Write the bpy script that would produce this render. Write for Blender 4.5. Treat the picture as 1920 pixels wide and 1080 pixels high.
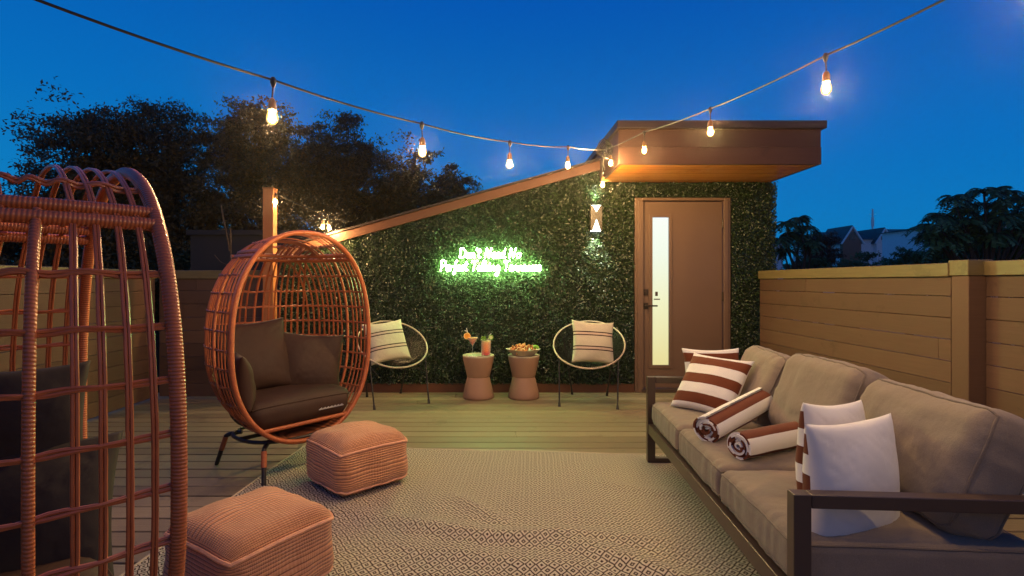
import bpy, bmesh, math, random
import numpy as np
from mathutils import Vector, Matrix, noise
random.seed(7); np.random.seed(7)
for o in list(bpy.data.objects): bpy.data.objects.remove(o)
SC = bpy.context.scene
COL = SC.collection
R = math.radians

# ---------------------------------------------------------------- camera
cd = bpy.data.cameras.new("camera"); cam = bpy.data.objects.new("camera", cd); COL.objects.link(cam)
cam.location = (0, 0, 1.19); cam.rotation_euler = (R(90), 0, 0)
cd.sensor_width = 36; cd.lens = 18.75
cd.shift_x = 37/1920; cd.shift_y = -11/1920
cd.clip_start = 0.02; cd.clip_end = 800
SC.camera = cam

# ---------------------------------------------------------------- world: clear sky well after sunset
W = bpy.data.worlds.new("World"); SC.world = W; W.use_nodes = True
nt = W.node_tree; bg = nt.nodes['Background']
tc = nt.nodes.new('ShaderNodeTexCoord'); sp = nt.nodes.new('ShaderNodeSeparateXYZ')
mr = nt.nodes.new('ShaderNodeMapRange'); mr.inputs['From Min'].default_value = -0.05; mr.inputs['From Max'].default_value = 1
ad = nt.nodes.new('ShaderNodeMath'); ad.operation = 'MULTIPLY_ADD'; ad.inputs[1].default_value = 0.07
cr = nt.nodes.new('ShaderNodeValToRGB')
nt.links.new(tc.outputs['Generated'], sp.inputs[0]); nt.links.new(sp.outputs['X'], ad.inputs[0]); nt.links.new(sp.outputs['Z'], ad.inputs[2])
nt.links.new(ad.outputs[0], mr.inputs['Value']); nt.links.new(mr.outputs[0], cr.inputs[0]); 
# the last paler afterglow low in the sky on the side behind the camera
g1 = nt.nodes.new('ShaderNodeMapRange'); g1.inputs['From Min'].default_value = 0.1; g1.inputs['From Max'].default_value = -0.9; g1.interpolation_type = 'SMOOTHSTEP'
g2 = nt.nodes.new('ShaderNodeMapRange'); g2.inputs['From Min'].default_value = 0.5; g2.inputs['From Max'].default_value = 0.0; g2.interpolation_type = 'SMOOTHSTEP'
gm = nt.nodes.new('ShaderNodeMath'); gm.operation = 'MULTIPLY'; mx = nt.nodes.new('ShaderNodeMix'); mx.data_type = 'RGBA'
mx.inputs[7].default_value = (.22, .18, .13, 1)
nt.links.new(sp.outputs['Y'], g1.inputs['Value']); nt.links.new(sp.outputs['Z'], g2.inputs['Value']); nt.links.new(g1.outputs[0], gm.inputs[0]); nt.links.new(g2.outputs[0], gm.inputs[1])
nt.links.new(gm.outputs[0], mx.inputs[0]); nt.links.new(cr.outputs[0], mx.inputs[6]); nt.links.new(mx.outputs[2], bg.inputs[0])
e = cr.color_ramp.elements
e[0].position = 0.0; e[0].color = (.012, .27, .58, 1)
e[1].position = 1.0; e[1].color = (.002, .03, .18, 1)
for p, c in ((.10, (.005, .22, .54, 1)), (.28, (.002, .155, .51, 1)), (.5, (.001, .092, .44, 1))):
    q = e.new(p); q.color = c
bg.inputs[1].default_value = 1.0
SC.view_settings.view_transform = 'Standard'; SC.view_settings.look = 'None'
SC.view_settings.exposure = 0; SC.view_settings.gamma = 1
SC.cycles.use_denoising = True
SC.cycles.max_bounces = 7; SC.cycles.diffuse_bounces = 3; SC.cycles.glossy_bounces = 3
SC.cycles.transparent_max_bounces = 8; SC.cycles.sample_clamp_indirect = 4
BULB = 2350.0          # radiance of the festoon bulbs
WARM = (1.0, .64, .27)

# ---------------------------------------------------------------- helpers
class MB:
    def __init__(s): s.v = []; s.f = []; s.uv = []; s.mi = []; s.cur = 0
    def add(s, vs, fs, uvs=None):
        b = len(s.v); s.v += [tuple(p) for p in vs]
        for i, f in enumerate(fs):
            s.f.append(tuple(b+k for k in f)); s.uv.append(uvs[i] if uvs else [(0, 0)]*len(f)); s.mi.append(s.cur)
    def box(s, x0, x1, y0, y1, z0, z1, M=None):
        vs = [Vector((x, y, z)) for z in (z0, z1) for x, y in ((x0, y0), (x1, y0), (x1, y1), (x0, y1))]
        if M is not None: vs = [M @ p for p in vs]
        s.add(vs, [(3, 2, 1, 0), (4, 5, 6, 7), (0, 1, 5, 4), (1, 2, 6, 5), (2, 3, 7, 6), (3, 0, 4, 7)])
    def bar(s, a, b, w, h=None, up=(0, 0, 1)):
        a, b = Vector(a), Vector(b); h = h or w; d = (b-a); L = d.length; d.normalize()
        u = Vector(up); r = d.cross(u)
        if r.length < 1e-4: r = d.cross(Vector((1, 0, 0)))
        r.normalize(); u = r.cross(d)
        M = Matrix((r, d, u)).transposed().to_4x4(); M.translation = a
        s.box(-w/2, w/2, 0, L, -h/2, h/2, M)
    def tube(s, pts, r, n=8, closed=False, cap=True):
        pts = [Vector(p) for p in pts]; m = len(pts)
        rr = r if isinstance(r, (list, tuple)) else [r]*m
        T = []
        for i in range(m):
            a = pts[(i-1) % m] if (closed or i > 0) else pts[i]; b = pts[(i+1) % m] if (closed or i < m-1) else pts[i]
            t = b-a; t = t.normalized() if t.length > 1e-9 else Vector((0, 0, 1)); T.append(t)
        N = T[0].cross(Vector((0, 0, 1)))
        if N.length < .1: N = T[0].cross(Vector((1, 0, 0)))
        N.normalize(); base = len(s.v); L = 0; Ls = []
        for i in range(m):
            if i: L += (pts[i]-pts[i-1]).length
            Ls.append(L)
            N = (N - T[i]*N.dot(T[i])); N.normalize(); B = T[i].cross(N)
            for k in range(n):
                a = 2*math.pi*k/n; s.v.append(tuple(pts[i]+(N*math.cos(a)+B*math.sin(a))*rr[i]))
        M = m if closed else m-1
        Lc = L+(pts[0]-pts[-1]).length
        for i in range(M):
            j = (i+1) % m
            l0 = Ls[i]; l1 = Ls[j] if j else Lc
            for k in range(n):
                k2 = (k+1) % n
                s.f.append((base+i*n+k, base+i*n+k2, base+j*n+k2, base+j*n+k)); s.mi.append(s.cur)
                s.uv.append([(k/n, l0), ((k+1)/n, l0), ((k+1)/n, l1), (k/n, l1)])
        if not closed and cap:
            s.f.append(tuple(base+k for k in reversed(range(n)))); s.uv.append([(0, 0)]*n); s.mi.append(s.cur)
            s.f.append(tuple(base+(m-1)*n+k for k in range(n))); s.uv.append([(0, L)]*n); s.mi.append(s.cur)
    def lathe(s, prof, n=32, c=(0, 0, 0), cap0=True, cap1=True):
        base = len(s.v); m = len(prof); c = Vector(c)
        for r, z in prof:
            for k in range(n):
                a = 2*math.pi*k/n; s.v.append((c.x+r*math.cos(a), c.y+r*math.sin(a), c.z+z))
        for i in range(m-1):
            for k in range(n):
                k2 = (k+1) % n
                s.f.append((base+i*n+k, base+i*n+k2, base+(i+1)*n+k2, base+(i+1)*n+k)); s.mi.append(s.cur)
                s.uv.append([(k/n, i/(m-1)), ((k+1)/n, i/(m-1)), ((k+1)/n, (i+1)/(m-1)), (k/n, (i+1)/(m-1))])
        if cap0 and prof[0][0] > 1e-5: s.f.append(tuple(base+k for k in reversed(range(n)))); s.uv.append([(0, 0)]*n); s.mi.append(s.cur)
        if cap1 and prof[-1][0] > 1e-5: s.f.append(tuple(base+(m-1)*n+k for k in range(n))); s.uv.append([(0, 1)]*n); s.mi.append(s.cur)
    def grid(s, fn, nu, nv, uvf=None, flip=False, wrapu=False):
        base = len(s.v)
        for j in range(nv+1):
            for i in range(nu+(0 if wrapu else 1)):
                s.v.append(tuple(fn(i/nu, j/nv)))
        w = nu if wrapu else nu+1
        for j in range(nv):
            for i in range(nu):
                i2 = (i+1) % w
                q = (base+j*w+i, base+j*w+i2, base+(j+1)*w+i2, base+(j+1)*w+i)
                u = [(i/nu, j/nv), ((i+1)/nu, j/nv), ((i+1)/nu, (j+1)/nv), (i/nu, (j+1)/nv)]
                if uvf: u = [uvf(*t) for t in u]
                if flip: q = q[::-1]; u = u[::-1]
                s.f.append(q); s.uv.append(u); s.mi.append(s.cur)
    def build(s, name, mat, parent=None, smooth=True, weld=False, bevel=0, loc=None):
        me = bpy.data.meshes.new(name); me.from_pydata(s.v, [], s.f)
        mats = mat if isinstance(mat, (list, tuple)) else [mat]
        for m in mats: me.materials.append(m)
        ul = me.uv_layers.new(name='UVMap')
        flat = [c for f in s.uv for t in f for c in t]
        ul.data.foreach_set('uv', flat)
        me.polygons.foreach_set('material_index', s.mi)
        me.polygons.foreach_set('use_smooth', [smooth]*len(me.polygons))
        me.update()
        if weld:
            b = bmesh.new(); b.from_mesh(me); bmesh.ops.remove_doubles(b, verts=b.verts, dist=1e-5)
            bmesh.ops.recalc_face_normals(b, faces=b.faces); b.to_mesh(me); b.free()
        o = bpy.data.objects.new(name, me); COL.objects.link(o)
        if parent: o.parent = parent
        if loc: o.location = loc
        if bevel:
            bm = o.modifiers.new('bevel', 'BEVEL'); bm.width = bevel; bm.segments = 2; bm.limit_method = 'ANGLE'; bm.angle_limit = R(40)
            if smooth: me.set_sharp_from_angle(angle=R(45))
        elif smooth and not weld:
            me.set_sharp_from_angle(angle=R(50))
        return o

def tag(o, label=None, cat=None, group=None, kind=None):
    if label: o['label'] = label
    if cat: o['category'] = cat
    if group: o['group'] = group
    if kind: o['kind'] = kind
    return o
def empty(name, loc=(0, 0, 0), rz=0, **k):
    o = bpy.data.objects.new(name, None); COL.objects.link(o); o.location = loc; o.rotation_euler = (0, 0, rz)
    o.empty_display_size = .1
    return tag(o, **k)
def copy_tree(o, parent=None):
    c = o.copy(); COL.objects.link(c); c.parent = parent
    for ch in [x for x in KIDS.get(o.name, [])]: copy_tree(ch, c)
    return c
KIDS = {}
def index_kids():
    KIDS.clear()
    for o in bpy.data.objects:
        if o.parent: KIDS.setdefault(o.parent.name, []).append(o)
def cat_rom(P, k=6, closed=False):
    P = [Vector(p) for p in P]; n = len(P); out = []
    for i in range(n if closed else n-1):
        p0 = P[(i-1) % n] if (closed or i) else P[0]; p1 = P[i]; p2 = P[(i+1) % n]
        p3 = P[(i+2) % n] if (closed or i+2 < n) else P[-1]
        for j in range(k):
            t = j/k
            out.append(.5*((2*p1)+(p2-p0)*t+(2*p0-5*p1+4*p2-p3)*t*t+(3*p1-p0-3*p2+p3)*t**3))
    if not closed: out.append(P[-1])
    return out
def basis(o, c, right, up):
    r = Vector(right).normalized(); u = Vector(up); u = (u-r*u.dot(r)).normalized(); n = u.cross(r)   # local x=right, z=up, y=away
    M = Matrix((r, n, u)).transposed().to_4x4(); M.translation = Vector(c); o.matrix_world = M
    return o

# ---------------------------------------------------------------- materials
class NT:
    def __init__(s, name):
        s.m = bpy.data.materials.new(name); s.m.use_nodes = True; s.t = s.m.node_tree; s.b = s.t.nodes['Principled BSDF']
    def n(s, t, **k):
        x = s.t.nodes.new('ShaderNode'+t)
        for a, v in k.items():
            if a.startswith('i_'):
                key = a[2:]; key = int(key) if key.isdigit() else key.replace('_', ' ')
                x.inputs[key].default_value = v
            else: setattr(x, a, v)
        return x
    def l(s, a, b): s.t.links.new(a, b)
    def math(s, op, a, b=None, c=None):
        x = s.t.nodes.new('ShaderNodeMath'); x.operation = op
        for i, v in enumerate((a, b, c)):
            if v is None: continue
            if isinstance(v, (int, float)): x.inputs[i].default_value = v
            else: s.l(v, x.inputs[i])
        return x.outputs[0]
    def mix(s, fac, a, b, mode='MIX'):
        x = s.t.nodes.new('ShaderNodeMix'); x.data_type = 'RGBA'; x.blend_type = mode
        for sock, v in ((x.inputs[0], fac), (x.inputs[6], a), (x.inputs[7], b)):
            if isinstance(v, (int, float)): sock.default_value = v
            elif isinstance(v, tuple): sock.default_value = (*v[:3], 1)
            else: s.l(v, sock)
        return x.outputs[2]
    def bump(s, h, strength=.3, dist=.01, normal=None):
        x = s.t.nodes.new('ShaderNodeBump'); x.inputs['Strength'].default_value = strength; x.inputs['Distance'].default_value = dist
        s.l(h, x.inputs['Height'])
        if normal is not None: s.l(normal, x.inputs['Normal'])
        s.l(x.outputs[0], s.b.inputs['Normal']); return x.outputs[0]
    def noise(s, scale=10, detail=4, vec=None, rough=.5):
        x = s.t.nodes.new('ShaderNodeTexNoise'); x.inputs['Scale'].default_value = scale; x.inputs['Detail'].default_value = detail; x.inputs['Roughness'].default_value = rough
        if vec is None: vec = s.obj()
        s.l(vec, x.inputs['Vector']); return x.outputs[0]
    def obj(s):
        if not hasattr(s, '_tc'): s._tc = s.t.nodes.new('ShaderNodeTexCoord')
        return s._tc.outputs['Object']
    def uv(s):
        s.obj(); return s._tc.outputs['UV']
    def sep(s, v):
        x = s.t.nodes.new('ShaderNodeSeparateXYZ'); s.l(v, x.inputs[0]); return x.outputs
    def scale(s, v, sc, rot=(0, 0, 0)):
        x = s.t.nodes.new('ShaderNodeMapping'); x.inputs['Scale'].default_value = sc; x.inputs['Rotation'].default_value = rot; s.l(v, x.inputs[0]); return x.outputs[0]
    def island(s):
        return s.t.nodes.new('ShaderNodeNewGeometry').outputs['Random Per Island']
    def ramp(s, fac, stops, interp='LINEAR'):
        x = s.t.nodes.new('ShaderNodeValToRGB'); s.l(fac, x.inputs[0]); x.color_ramp.interpolation = interp
        el = x.color_ramp.elements
        el[0].position, el[0].color = stops[0][0], (*stops[0][1], 1); el[1].position, el[1].color = stops[-1][0], (*stops[-1][1], 1)
        for p, c in stops[1:-1]: q = el.new(p); q.color = (*c, 1)
        return x.outputs[0]
    def col(s, c, rough=.6, spec=None, metal=0):
        if isinstance(c, tuple): s.b.inputs['Base Color'].default_value = (*c[:3], 1)
        else: s.l(c, s.b.inputs['Base Color'])
        s.b.inputs['Roughness'].default_value = rough; s.b.inputs['Metallic'].default_value = metal
        if spec is not None: s.b.inputs['Specular IOR Level'].default_value = spec
        return s
def c3(c, k): return tuple(min(1, x*k) for x in c)
def plain(name, c, rough=.6, var=.2, scale=8, bump=.15, bscale=60, metal=0, spec=None, dist=.003):
    s = NT(name); n = s.noise(scale, 5)
    s.col(s.mix(n, c3(c, 1-var), c3(c, 1+var)), rough, spec, metal)
    if bump: s.bump(s.noise(bscale, 5), bump, dist)
    return s.m
def emit(name, c, strength):
    s = NT(name); s.col((0, 0, 0), 1); s.b.inputs['Emission Color'].default_value = (*c, 1); s.b.inputs['Emission Strength'].default_value = strength
    return s.m
M = {}
# woven resin rattan: bands round every tube
s = NT('rattan'); uvs = s.sep(s.uv())
w = s.math('SINE', s.math('MULTIPLY', uvs[1], 2*math.pi/.0075)); w2 = s.math('SINE', s.math('MULTIPLY', s.math('ADD', uvs[1], s.math('MULTIPLY', uvs[0], .0075)), 2*math.pi/.0075))
n = s.noise(35, 4); nb = s.noise(240, 3)
c = s.mix(n, (.36, .09, .028), (.60, .17, .055)); c = s.mix(s.math('MULTIPLY', s.math('SUBTRACT', 1, w2), .16), c, (.20, .045, .018))
s.col(c, .36, .5); s.bump(s.math('ADD', w2, s.math('MULTIPLY', nb, .5)), .45, .0012); M['rattan'] = s.m
s = NT('rattan_strand'); n = s.noise(30, 4); s.col(s.mix(n, (.30, .075, .026), (.50, .145, .052)), .34, .5); s.bump(s.noise(160, 3), .3, .0015); M['strand'] = s.m
s = NT('rattan_weave'); v = s.obj(); wx = s.t.nodes.new('ShaderNodeTexWave'); wx.bands_direction = 'Z'; wx.inputs['Scale'].default_value = 28; wx.inputs['Distortion'].default_value = 1; s.l(v, wx.inputs[0])
s.col(s.mix(wx.outputs[1], (.16, .045, .02), (.55, .19, .085)), .5); s.bump(wx.outputs[1], .8, .004); M['weave'] = s.m
M['metal'] = plain('black_metal', (.022, .018, .016), .4, .2, bump=.05)
M['bronze'] = plain('bronze_metal', (.070, .045, .034), .36, .12, 5, .08, 200, spec=.5)
M['cordmetal'] = plain('pale_cord', (.52, .42, .30), .5, .15)
M['velvet'] = plain('brown_velvet', (.038, .014, .006), .7, .3, 9, .4, 30, dist=.004)
def fabric(name, a, b, bs=900, wr=.3, rough=.9):
    s = NT(name); n = s.noise(420, 3); n2 = s.noise(6, 4); n3 = s.noise(14, 5, rough=.55)
    s.col(s.mix(n2, s.mix(n, a, b), s.mix(n, c3(a, 1.15), c3(b, 1.15))), rough, .25)
    s.bump(s.math('ADD', s.math('MULTIPLY', n, .16), n3), wr*1.5, .012); s.b.inputs['Sheen Weight'].default_value = .15
    return s.m
M['sofa'] = fabric('taupe_fabric', (.155, .120, .090), (.28, .222, .168))
M['piping'] = fabric('taupe_piping', (.13, .10, .075), (.21, .165, .125))
def stripes(name, nstripe, phase=0, dark=(.145, .040, .016), light=(.76, .74, .70), white_back=True, axis=1):
    s = NT(name); u = s.sep(s.uv()); n = s.noise(500, 3); n3 = s.noise(11, 5)
    f = s.math('FRACT', s.math('ADD', s.math('MULTIPLY', u[axis], nstripe), phase)); m = s.math('GREATER_THAN', f, .5)
    if white_back: m = s.math('MULTIPLY', m, s.math('LESS_THAN', u[0], 1.5))
    s.col(s.mix(m, s.mix(n, c3(light, .88), c3(light, 1.1)), s.mix(n, c3(dark, .75), c3(dark, 1.25))), .92, .2)
    s.bump(s.math('ADD', s.math('MULTIPLY', n, .12), n3), .12, .008); s.b.inputs['Sheen Weight'].default_value = .1
    return s.m
M['stripe'] = stripes('rust_stripe', 3.0, .25)
M['towel'] = stripes('towel_stripe', 1/.13, 0, white_back=False, axis=0)
# cream cushion with pairs of dark lines
s = NT('cream_lined'); u = s.sep(s.uv()); n = s.noise(300, 3); n3 = s.noise(16, 5)
vv = u[1]; lines = None
for k in (.30, .375, .64, .715):
    t = s.math('LESS_THAN', s.math('ABSOLUTE', s.math('SUBTRACT', vv, k)), .0125); lines = t if lines is None else s.math('MAXIMUM', lines, t)
pk = s.math('MAXIMUM', s.math('LESS_THAN', s.math('ABSOLUTE', s.math('SUBTRACT', vv, .3375)), .037), s.math('LESS_THAN', s.math('ABSOLUTE', s.math('SUBTRACT', vv, .6775)), .037))
cc = s.mix(n, (.50, .44, .33), (.66, .59, .46)); cc = s.mix(s.math('MULTIPLY', pk, .5), cc, (.62, .42, .34)); cc = s.mix(lines, cc, (.035, .012, .014))
s.col(cc, .95, .2); s.bump(s.math('ADD', s.math('MULTIPLY', n, .2), n3), .4, .012); M['cream'] = s.m
# knitted pouf
def knit(name):
    s = NT(name); u = s.sep(s.uv()); f = s.math('FRACT', s.math('MULTIPLY', u[1], 1/.0125)); r = s.math('ABSOLUTE', s.math('SUBTRACT', f, .5))
    st = s.math('SINE', s.math('MULTIPLY', u[0], 2*math.pi/.009)); n = s.noise(60, 4); fz = s.noise(500, 2)
    h = s.math('ADD', s.math('MULTIPLY', s.math('SUBTRACT', .5, r), 2), s.math('MULTIPLY', st, .15))
    c = s.mix(n, (.68, .29, .13), (.86, .45, .23)); c = s.mix(s.math('GREATER_THAN', r, .40), c, (.28, .10, .05))
    s.col(c, .95, .15); s.bump(s.math('ADD', h, s.math('MULTIPLY', fz, .4)), .8, .005); s.b.inputs['Sheen Weight'].default_value = .3; return s.m
M['knit'] = knit('knitted_cotton')
M['knit_edge'] = plain('knit_welt', (.82, .42, .25), .95, .25, 40, .6, 260)
# rug: concentric diamonds
s = NT('rug_weave'); o = s.sep(s.obj()); P_ = .050
def tri(x, p): return s.math('ABSOLUTE', s.math('SUBTRACT', s.math('FRACT', s.math('MULTIPLY', x, 1/p)), .5))
jx = s.math('MULTIPLY', s.math('SUBTRACT', s.noise(7, 4), .5), .035)
d = s.math('ADD', tri(s.math('ADD', o[0], jx), P_), tri(s.math('ADD', o[1], jx), P_*1.15))
ln = s.math('FRACT', s.math('MULTIPLY', d, 2.6)); n = s.noise(380, 3); n2 = s.noise(2.2, 5); thr = s.math('ADD', .23, s.math('MULTIPLY', n, .28))
m = s.math('LESS_THAN', ln, thr); fib = s.math('SINE', s.math('MULTIPLY', o[1], 2*math.pi/.006))
lc = s.mix(s.noise(90, 5), (.72, .60, .42), (1.0, .93, .76)); c = s.mix(m, lc, s.mix(n, (.045, .022, .014), (.14, .075, .048)))
s.col(c, .97, .1); s.bump(s.math('ADD', s.math('ADD', s.math('MULTIPLY', fib, .5), m), s.math('MULTIPLY', n, 2)), .9, .004); M['rug'] = s.m
# deck boards
def boards(name, a, b, rough=.6, gs=(1.2, 40, 40), bump=.35, spec=.35):
    s = NT(name); v = s.scale(s.obj(), gs); g = s.noise(3, 6, v, .65); i = s.island(); big = s.noise(1.3, 4)
    c = s.mix(g, c3(a, .8), c3(b, 1.1)); c = s.mix(s.math('MULTIPLY', i, .75), c, c3(a, .6)); c = s.mix(s.math('MULTIPLY', big, .25), c, c3(b, .7)); sn = s.noise(2.7, 8, None, .7); c = s.mix(s.math('MULTIPLY', s.math('GREATER_THAN', sn, .60), .28), c, c3(a, .45))
    s.col(c, rough, spec); s.bump(g, bump, .004); return s.m
M['deck'] = boards('deck_boards', (.235, .175, .10), (.41, .325, .195), .42)
M['fence_x'] = boards('fence_boards_across', (.130, .070, .041), (.20, .112, .067), .6, (1.2, 40, 30), .4)
M['cap'] = boards('fence_cap_wood', (.15, .11, .045), (.25, .19, .08), .4, (2, 20, 20), .2)
M['soffit'] = boards('cedar_soffit', (.74, .21, .03), (.95, .38, .07), .25, (1.2, 30, 40), .2, .6)
M['paint'] = plain('brown_paint', (.165, .10, .068), .42, .14, 3, .15, 90)
M['trim'] = plain('brown_trim', (.13, .048, .022), .55, .2, 4, .12, 90)
M['fascia'] = boards('canopy_fascia', (.065, .028, .018), (.10, .044, .028), .5, (1, 30, 30), .2)
M['flash'] = plain('metal_flashing', (.032, .018, .015), .45, .2)
M['hard'] = plain('dark_hardware', (.035, .022, .014), .35, .2)
M['table'] = plain('clay_ceramic', (.34, .19, .125), .55, .12, 4, .12, 70)
M['tabletop'] = plain('table_rim', (.50, .42, .30), .45, .1, 6)
M['ceramic'] = plain('bowl_ceramic', (.62, .50, .42), .35, .08)
M['white'] = fabric('white_linen', (.66, .66, .66), (.76, .76, .76))
M['post'] = boards('post_wood', (.45, .15, .045), (.60, .23, .08), .6, (30, 30, 1), .3)
# leaves
def leafmat(name, cols, rough=.5, spec=.5, trans=.15):
    s = NT(name); i = s.island(); st = [(k/(len(cols)-1), c) for k, c in enumerate(cols)]
    n = s.noise(1.1, 3); c = s.ramp(i, st); c = s.mix(s.math('MULTIPLY', n, .5), c, c3(cols[0], .8))
    s.col(c, rough, spec); return s.m
M['box'] = leafmat('boxwood_leaf', [(.003, .009, .003), (.009, .023, .006), (.018, .042, .010), (.032, .068, .017), (.06, .105, .034)], .38, .6)
M['leafL'] = leafmat('locust_leaf', [(.06, .045, .012), (.11, .075, .016), (.17, .095, .018), (.24, .125, .022)], .7, .3)
M['leafR'] = leafmat('sumac_leaf', [(.05, .10, .032), (.09, .17, .05), (.13, .22, .06), (.22, .30, .12)], .55, .4)
M['leafG'] = leafmat('shrub_leaf', [(.045, .085, .03), (.08, .15, .05), (.13, .19, .06)], .6, .3)
M['leafRed'] = leafmat('russet_leaf', [(.07, .03, .018), (.13, .06, .03), (.17, .085, .05)], .7, .3)
M['bark'] = plain('bark', (.05, .033, .022), .9, .3, 10, .8, 30, dist=.02)
M['ground'] = plain('ground_soil', (.035, .04, .02), .95, .4, .5, .3, 2)
M['backing'] = plain('hedge_backing', (.010, .018, .007), .9, .2)
M['stucco'] = plain('stucco', (.8, .8, .82), .8, .1, 2)
M['roofing'] = plain('roof_shingle', (.05, .04, .05), .8, .2, 2)
M['teal'] = plain('teal_roof', (.05, .16, .15), .7, .2, 2)
M['brick'] = plain('brick_gable', (.25, .10, .05), .85, .25, 6)
M['greyblock'] = plain('grey_siding', (.018, .017, .021), .8, .1, 3)
M['windowdark'] = plain('window_glass', (.01, .014, .022), .15, .1, bump=0)
M['cable'] = plain('black_cable', (.018, .014, .012), .35, .2, bump=0)
M['socket'] = plain('bronze_socket', (.20, .10, .03), .4, .2)
M['bulb'] = emit('bulb_glow', WARM, BULB*3.2)
gb = NT('bulb_glass'); gb.t.nodes.remove(gb.b); em = gb.n('Emission'); em.inputs[0].default_value = (1.0, .62, .16, 1); em.inputs[1].default_value = 2.6; tb = gb.n('BsdfTransparent'); tb.inputs[0].default_value = (1, .97, .9, 1); ms = gb.n('MixShader'); ms.inputs[0].default_value = .55
gb.l(tb.outputs[0], ms.inputs[1]); gb.l(em.outputs[0], ms.inputs[2]); gb.l(ms.outputs[0], gb.t.nodes['Material Output'].inputs[0]); M['bulbglass'] = gb.m
M['neon'] = emit('neon_tube', (.50, 1.0, .30), 125)
s = NT('lit_pane'); g = s.sep(s.obj()); f = s.math('DIVIDE', g[2], 1.62)
s.col((0, 0, 0), .15, .5); s.l(s.ramp(f, [(0, (.78, .68, .30)), (.4, (.85, .85, .52)), (.75, (.86, .93, .78)), (1, (.93, .98, .90))]), s.b.inputs['Emission Color']); s.b.inputs['Emission Strength'].default_value = 1.05; M['pane'] = s.m
M['sconce'] = emit('sconce_lens', (.95, 1, .85), 7)

# ---------------------------------------------------------------- leaf clouds
def leaf_mesh(name, P, N, size, mat, parent=None, aspect=.5, up=None):
    """P points (n,3), N normals (n,3); one rhombic leaf each"""
    n = len(P); N = N/np.linalg.norm(N, axis=1, keepdims=True)
    A = np.random.randn(n, 3) if up is None else up+np.random.randn(n, 3)*.25
    A -= N*(A*N).sum(1, keepdims=True); A /= np.linalg.norm(A, axis=1, keepdims=True)
    B = np.cross(N, A); sz = size*(0.6+.8*np.random.rand(n, 1)); w = sz*aspect
    V = np.stack([P-A*sz*.5, P+B*w*.5+N*sz*.08, P+A*sz*.5, P-B*w*.5+N*sz*.08], 1).reshape(-1, 3)
    me = bpy.data.meshes.new(name); me.vertices.add(n*4); me.vertices.foreach_set('co', V.astype(np.float32).ravel())
    me.loops.add(n*4); me.loops.foreach_set('vertex_index', np.arange(n*4, dtype=np.int32))
    me.polygons.add(n); me.polygons.foreach_set('loop_start', np.arange(0, n*4, 4, dtype=np.int32))
    me.materials.append(mat); me.update(calc_edges=True); me.validate()
    o = bpy.data.objects.new(name, me); COL.objects.link(o)
    if parent: o.parent = parent
    return o

# ================================================================= SETTING
g = MB()
g.grid(lambda u, v: (-220+440*u, -60+300*v, -6+.6*noise.noise(Vector((u*9, v*9, 0)))), 60, 60)
tag(g.build('ground', M['ground']), kind='structure')
WY = 5.81
# deck: real boards running across
d = MB()
y = -2.0; k = 0
while y < 5.96:
    x0, x1 = -3.6, 3.1
    j = random.uniform(-2.6, 2.2) if k % 2 else 9
    h = random.uniform(-.0015, .0015)
    cuts = [x0, j, x1] if j < 3 else [x0, x1]
    for a, b in zip(cuts, cuts[1:]): d.box(a+.001, b-.001, y+.006, y+.135, -.03+h, h)
    y += .142; k += 1
deck = d.build('deck', M['deck'], smooth=False, bevel=.004); tag(deck, kind='structure')
b = MB(); b.box(-3.6, 3.1, -2, 5.95, -.3, -.034); b.box(-3.5, 3.0, -1.9, 5.9, -6.4, -.302)
tag(b.build('floor', M['backing'], smooth=False), kind='structure')

# ---------------------------------------------------------------- stair bulkhead building
def zroof(x): return 1.71+(x+1.697)*.2763
bld = empty('stair_house', (0, WY, 0), label='low stair house with sloped roof and flat canopy over a brown door', cat='building')
XL, XS, XR = -2.3, 1.162, 3.03
w = MB()
def prism_y(mb, poly, y0, y1):
    n = len(poly); vs = [(x, y0, z) for x, z in poly]+[(x, y1, z) for x, z in poly]
    fs = [tuple(range(n)), tuple(reversed(range(n, 2*n)))]+[(i, i+n, (i+1) % n+n, (i+1) % n) for i in range(n)]
    mb.add(vs, fs)
prism_y(w, [(XL, 0), (1.19, 0), (1.19, 2.0), (1.19, zroof(XS)-.02), (XL, zroof(XL)-.02)], .0, .2)
w.box(1.19, XR, .0, .2, 2.12, 2.272)
w.box(2.545+.035, XR, .0, .2, 0, 2.12)
w.box(1.191, 1.60, .0, .2, 0, 2.119)
w.build('wall', M['greyblock'], bld, smooth=False)
w = MB(); w.box(XL, XL+.15, .2, 3, 0, zroof(XL)-.05); w.build('side_wall', M['greyblock'], bld, smooth=False)
w = MB(); w.box(XR-.15, XR, .2, 3, 0, 2.27); w.build('side_wall', M['greyblock'], bld, smooth=False)
w = MB(); prism_y(w, [(XL-.1, zroof(XL-.1)-.098), (XS, zroof(XS)-.098), (XS, zroof(XS)), (XL-.1, zroof(XL-.1))], -.075, -.002)
w.build('barge_board', M['trim'], bld, smooth=False, bevel=.004)
w = MB(); prism_y(w, [(XL-.12, zroof(XL-.12)+.003), (XS, zroof(XS)+.003), (XS, zroof(XS)+.022), (XL-.12, zroof(XL-.12)+.022)], -.095, 3.0)
w.build('roof', M['flash'], bld, smooth=False)
w = MB(); w.box(XL, 1.535, -.045, -.004, .0, .095); w.box(2.59, XR, -.045, -.004, 0, .095); w.build('baseboard', M['trim'], bld, smooth=False, bevel=.004)
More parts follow.
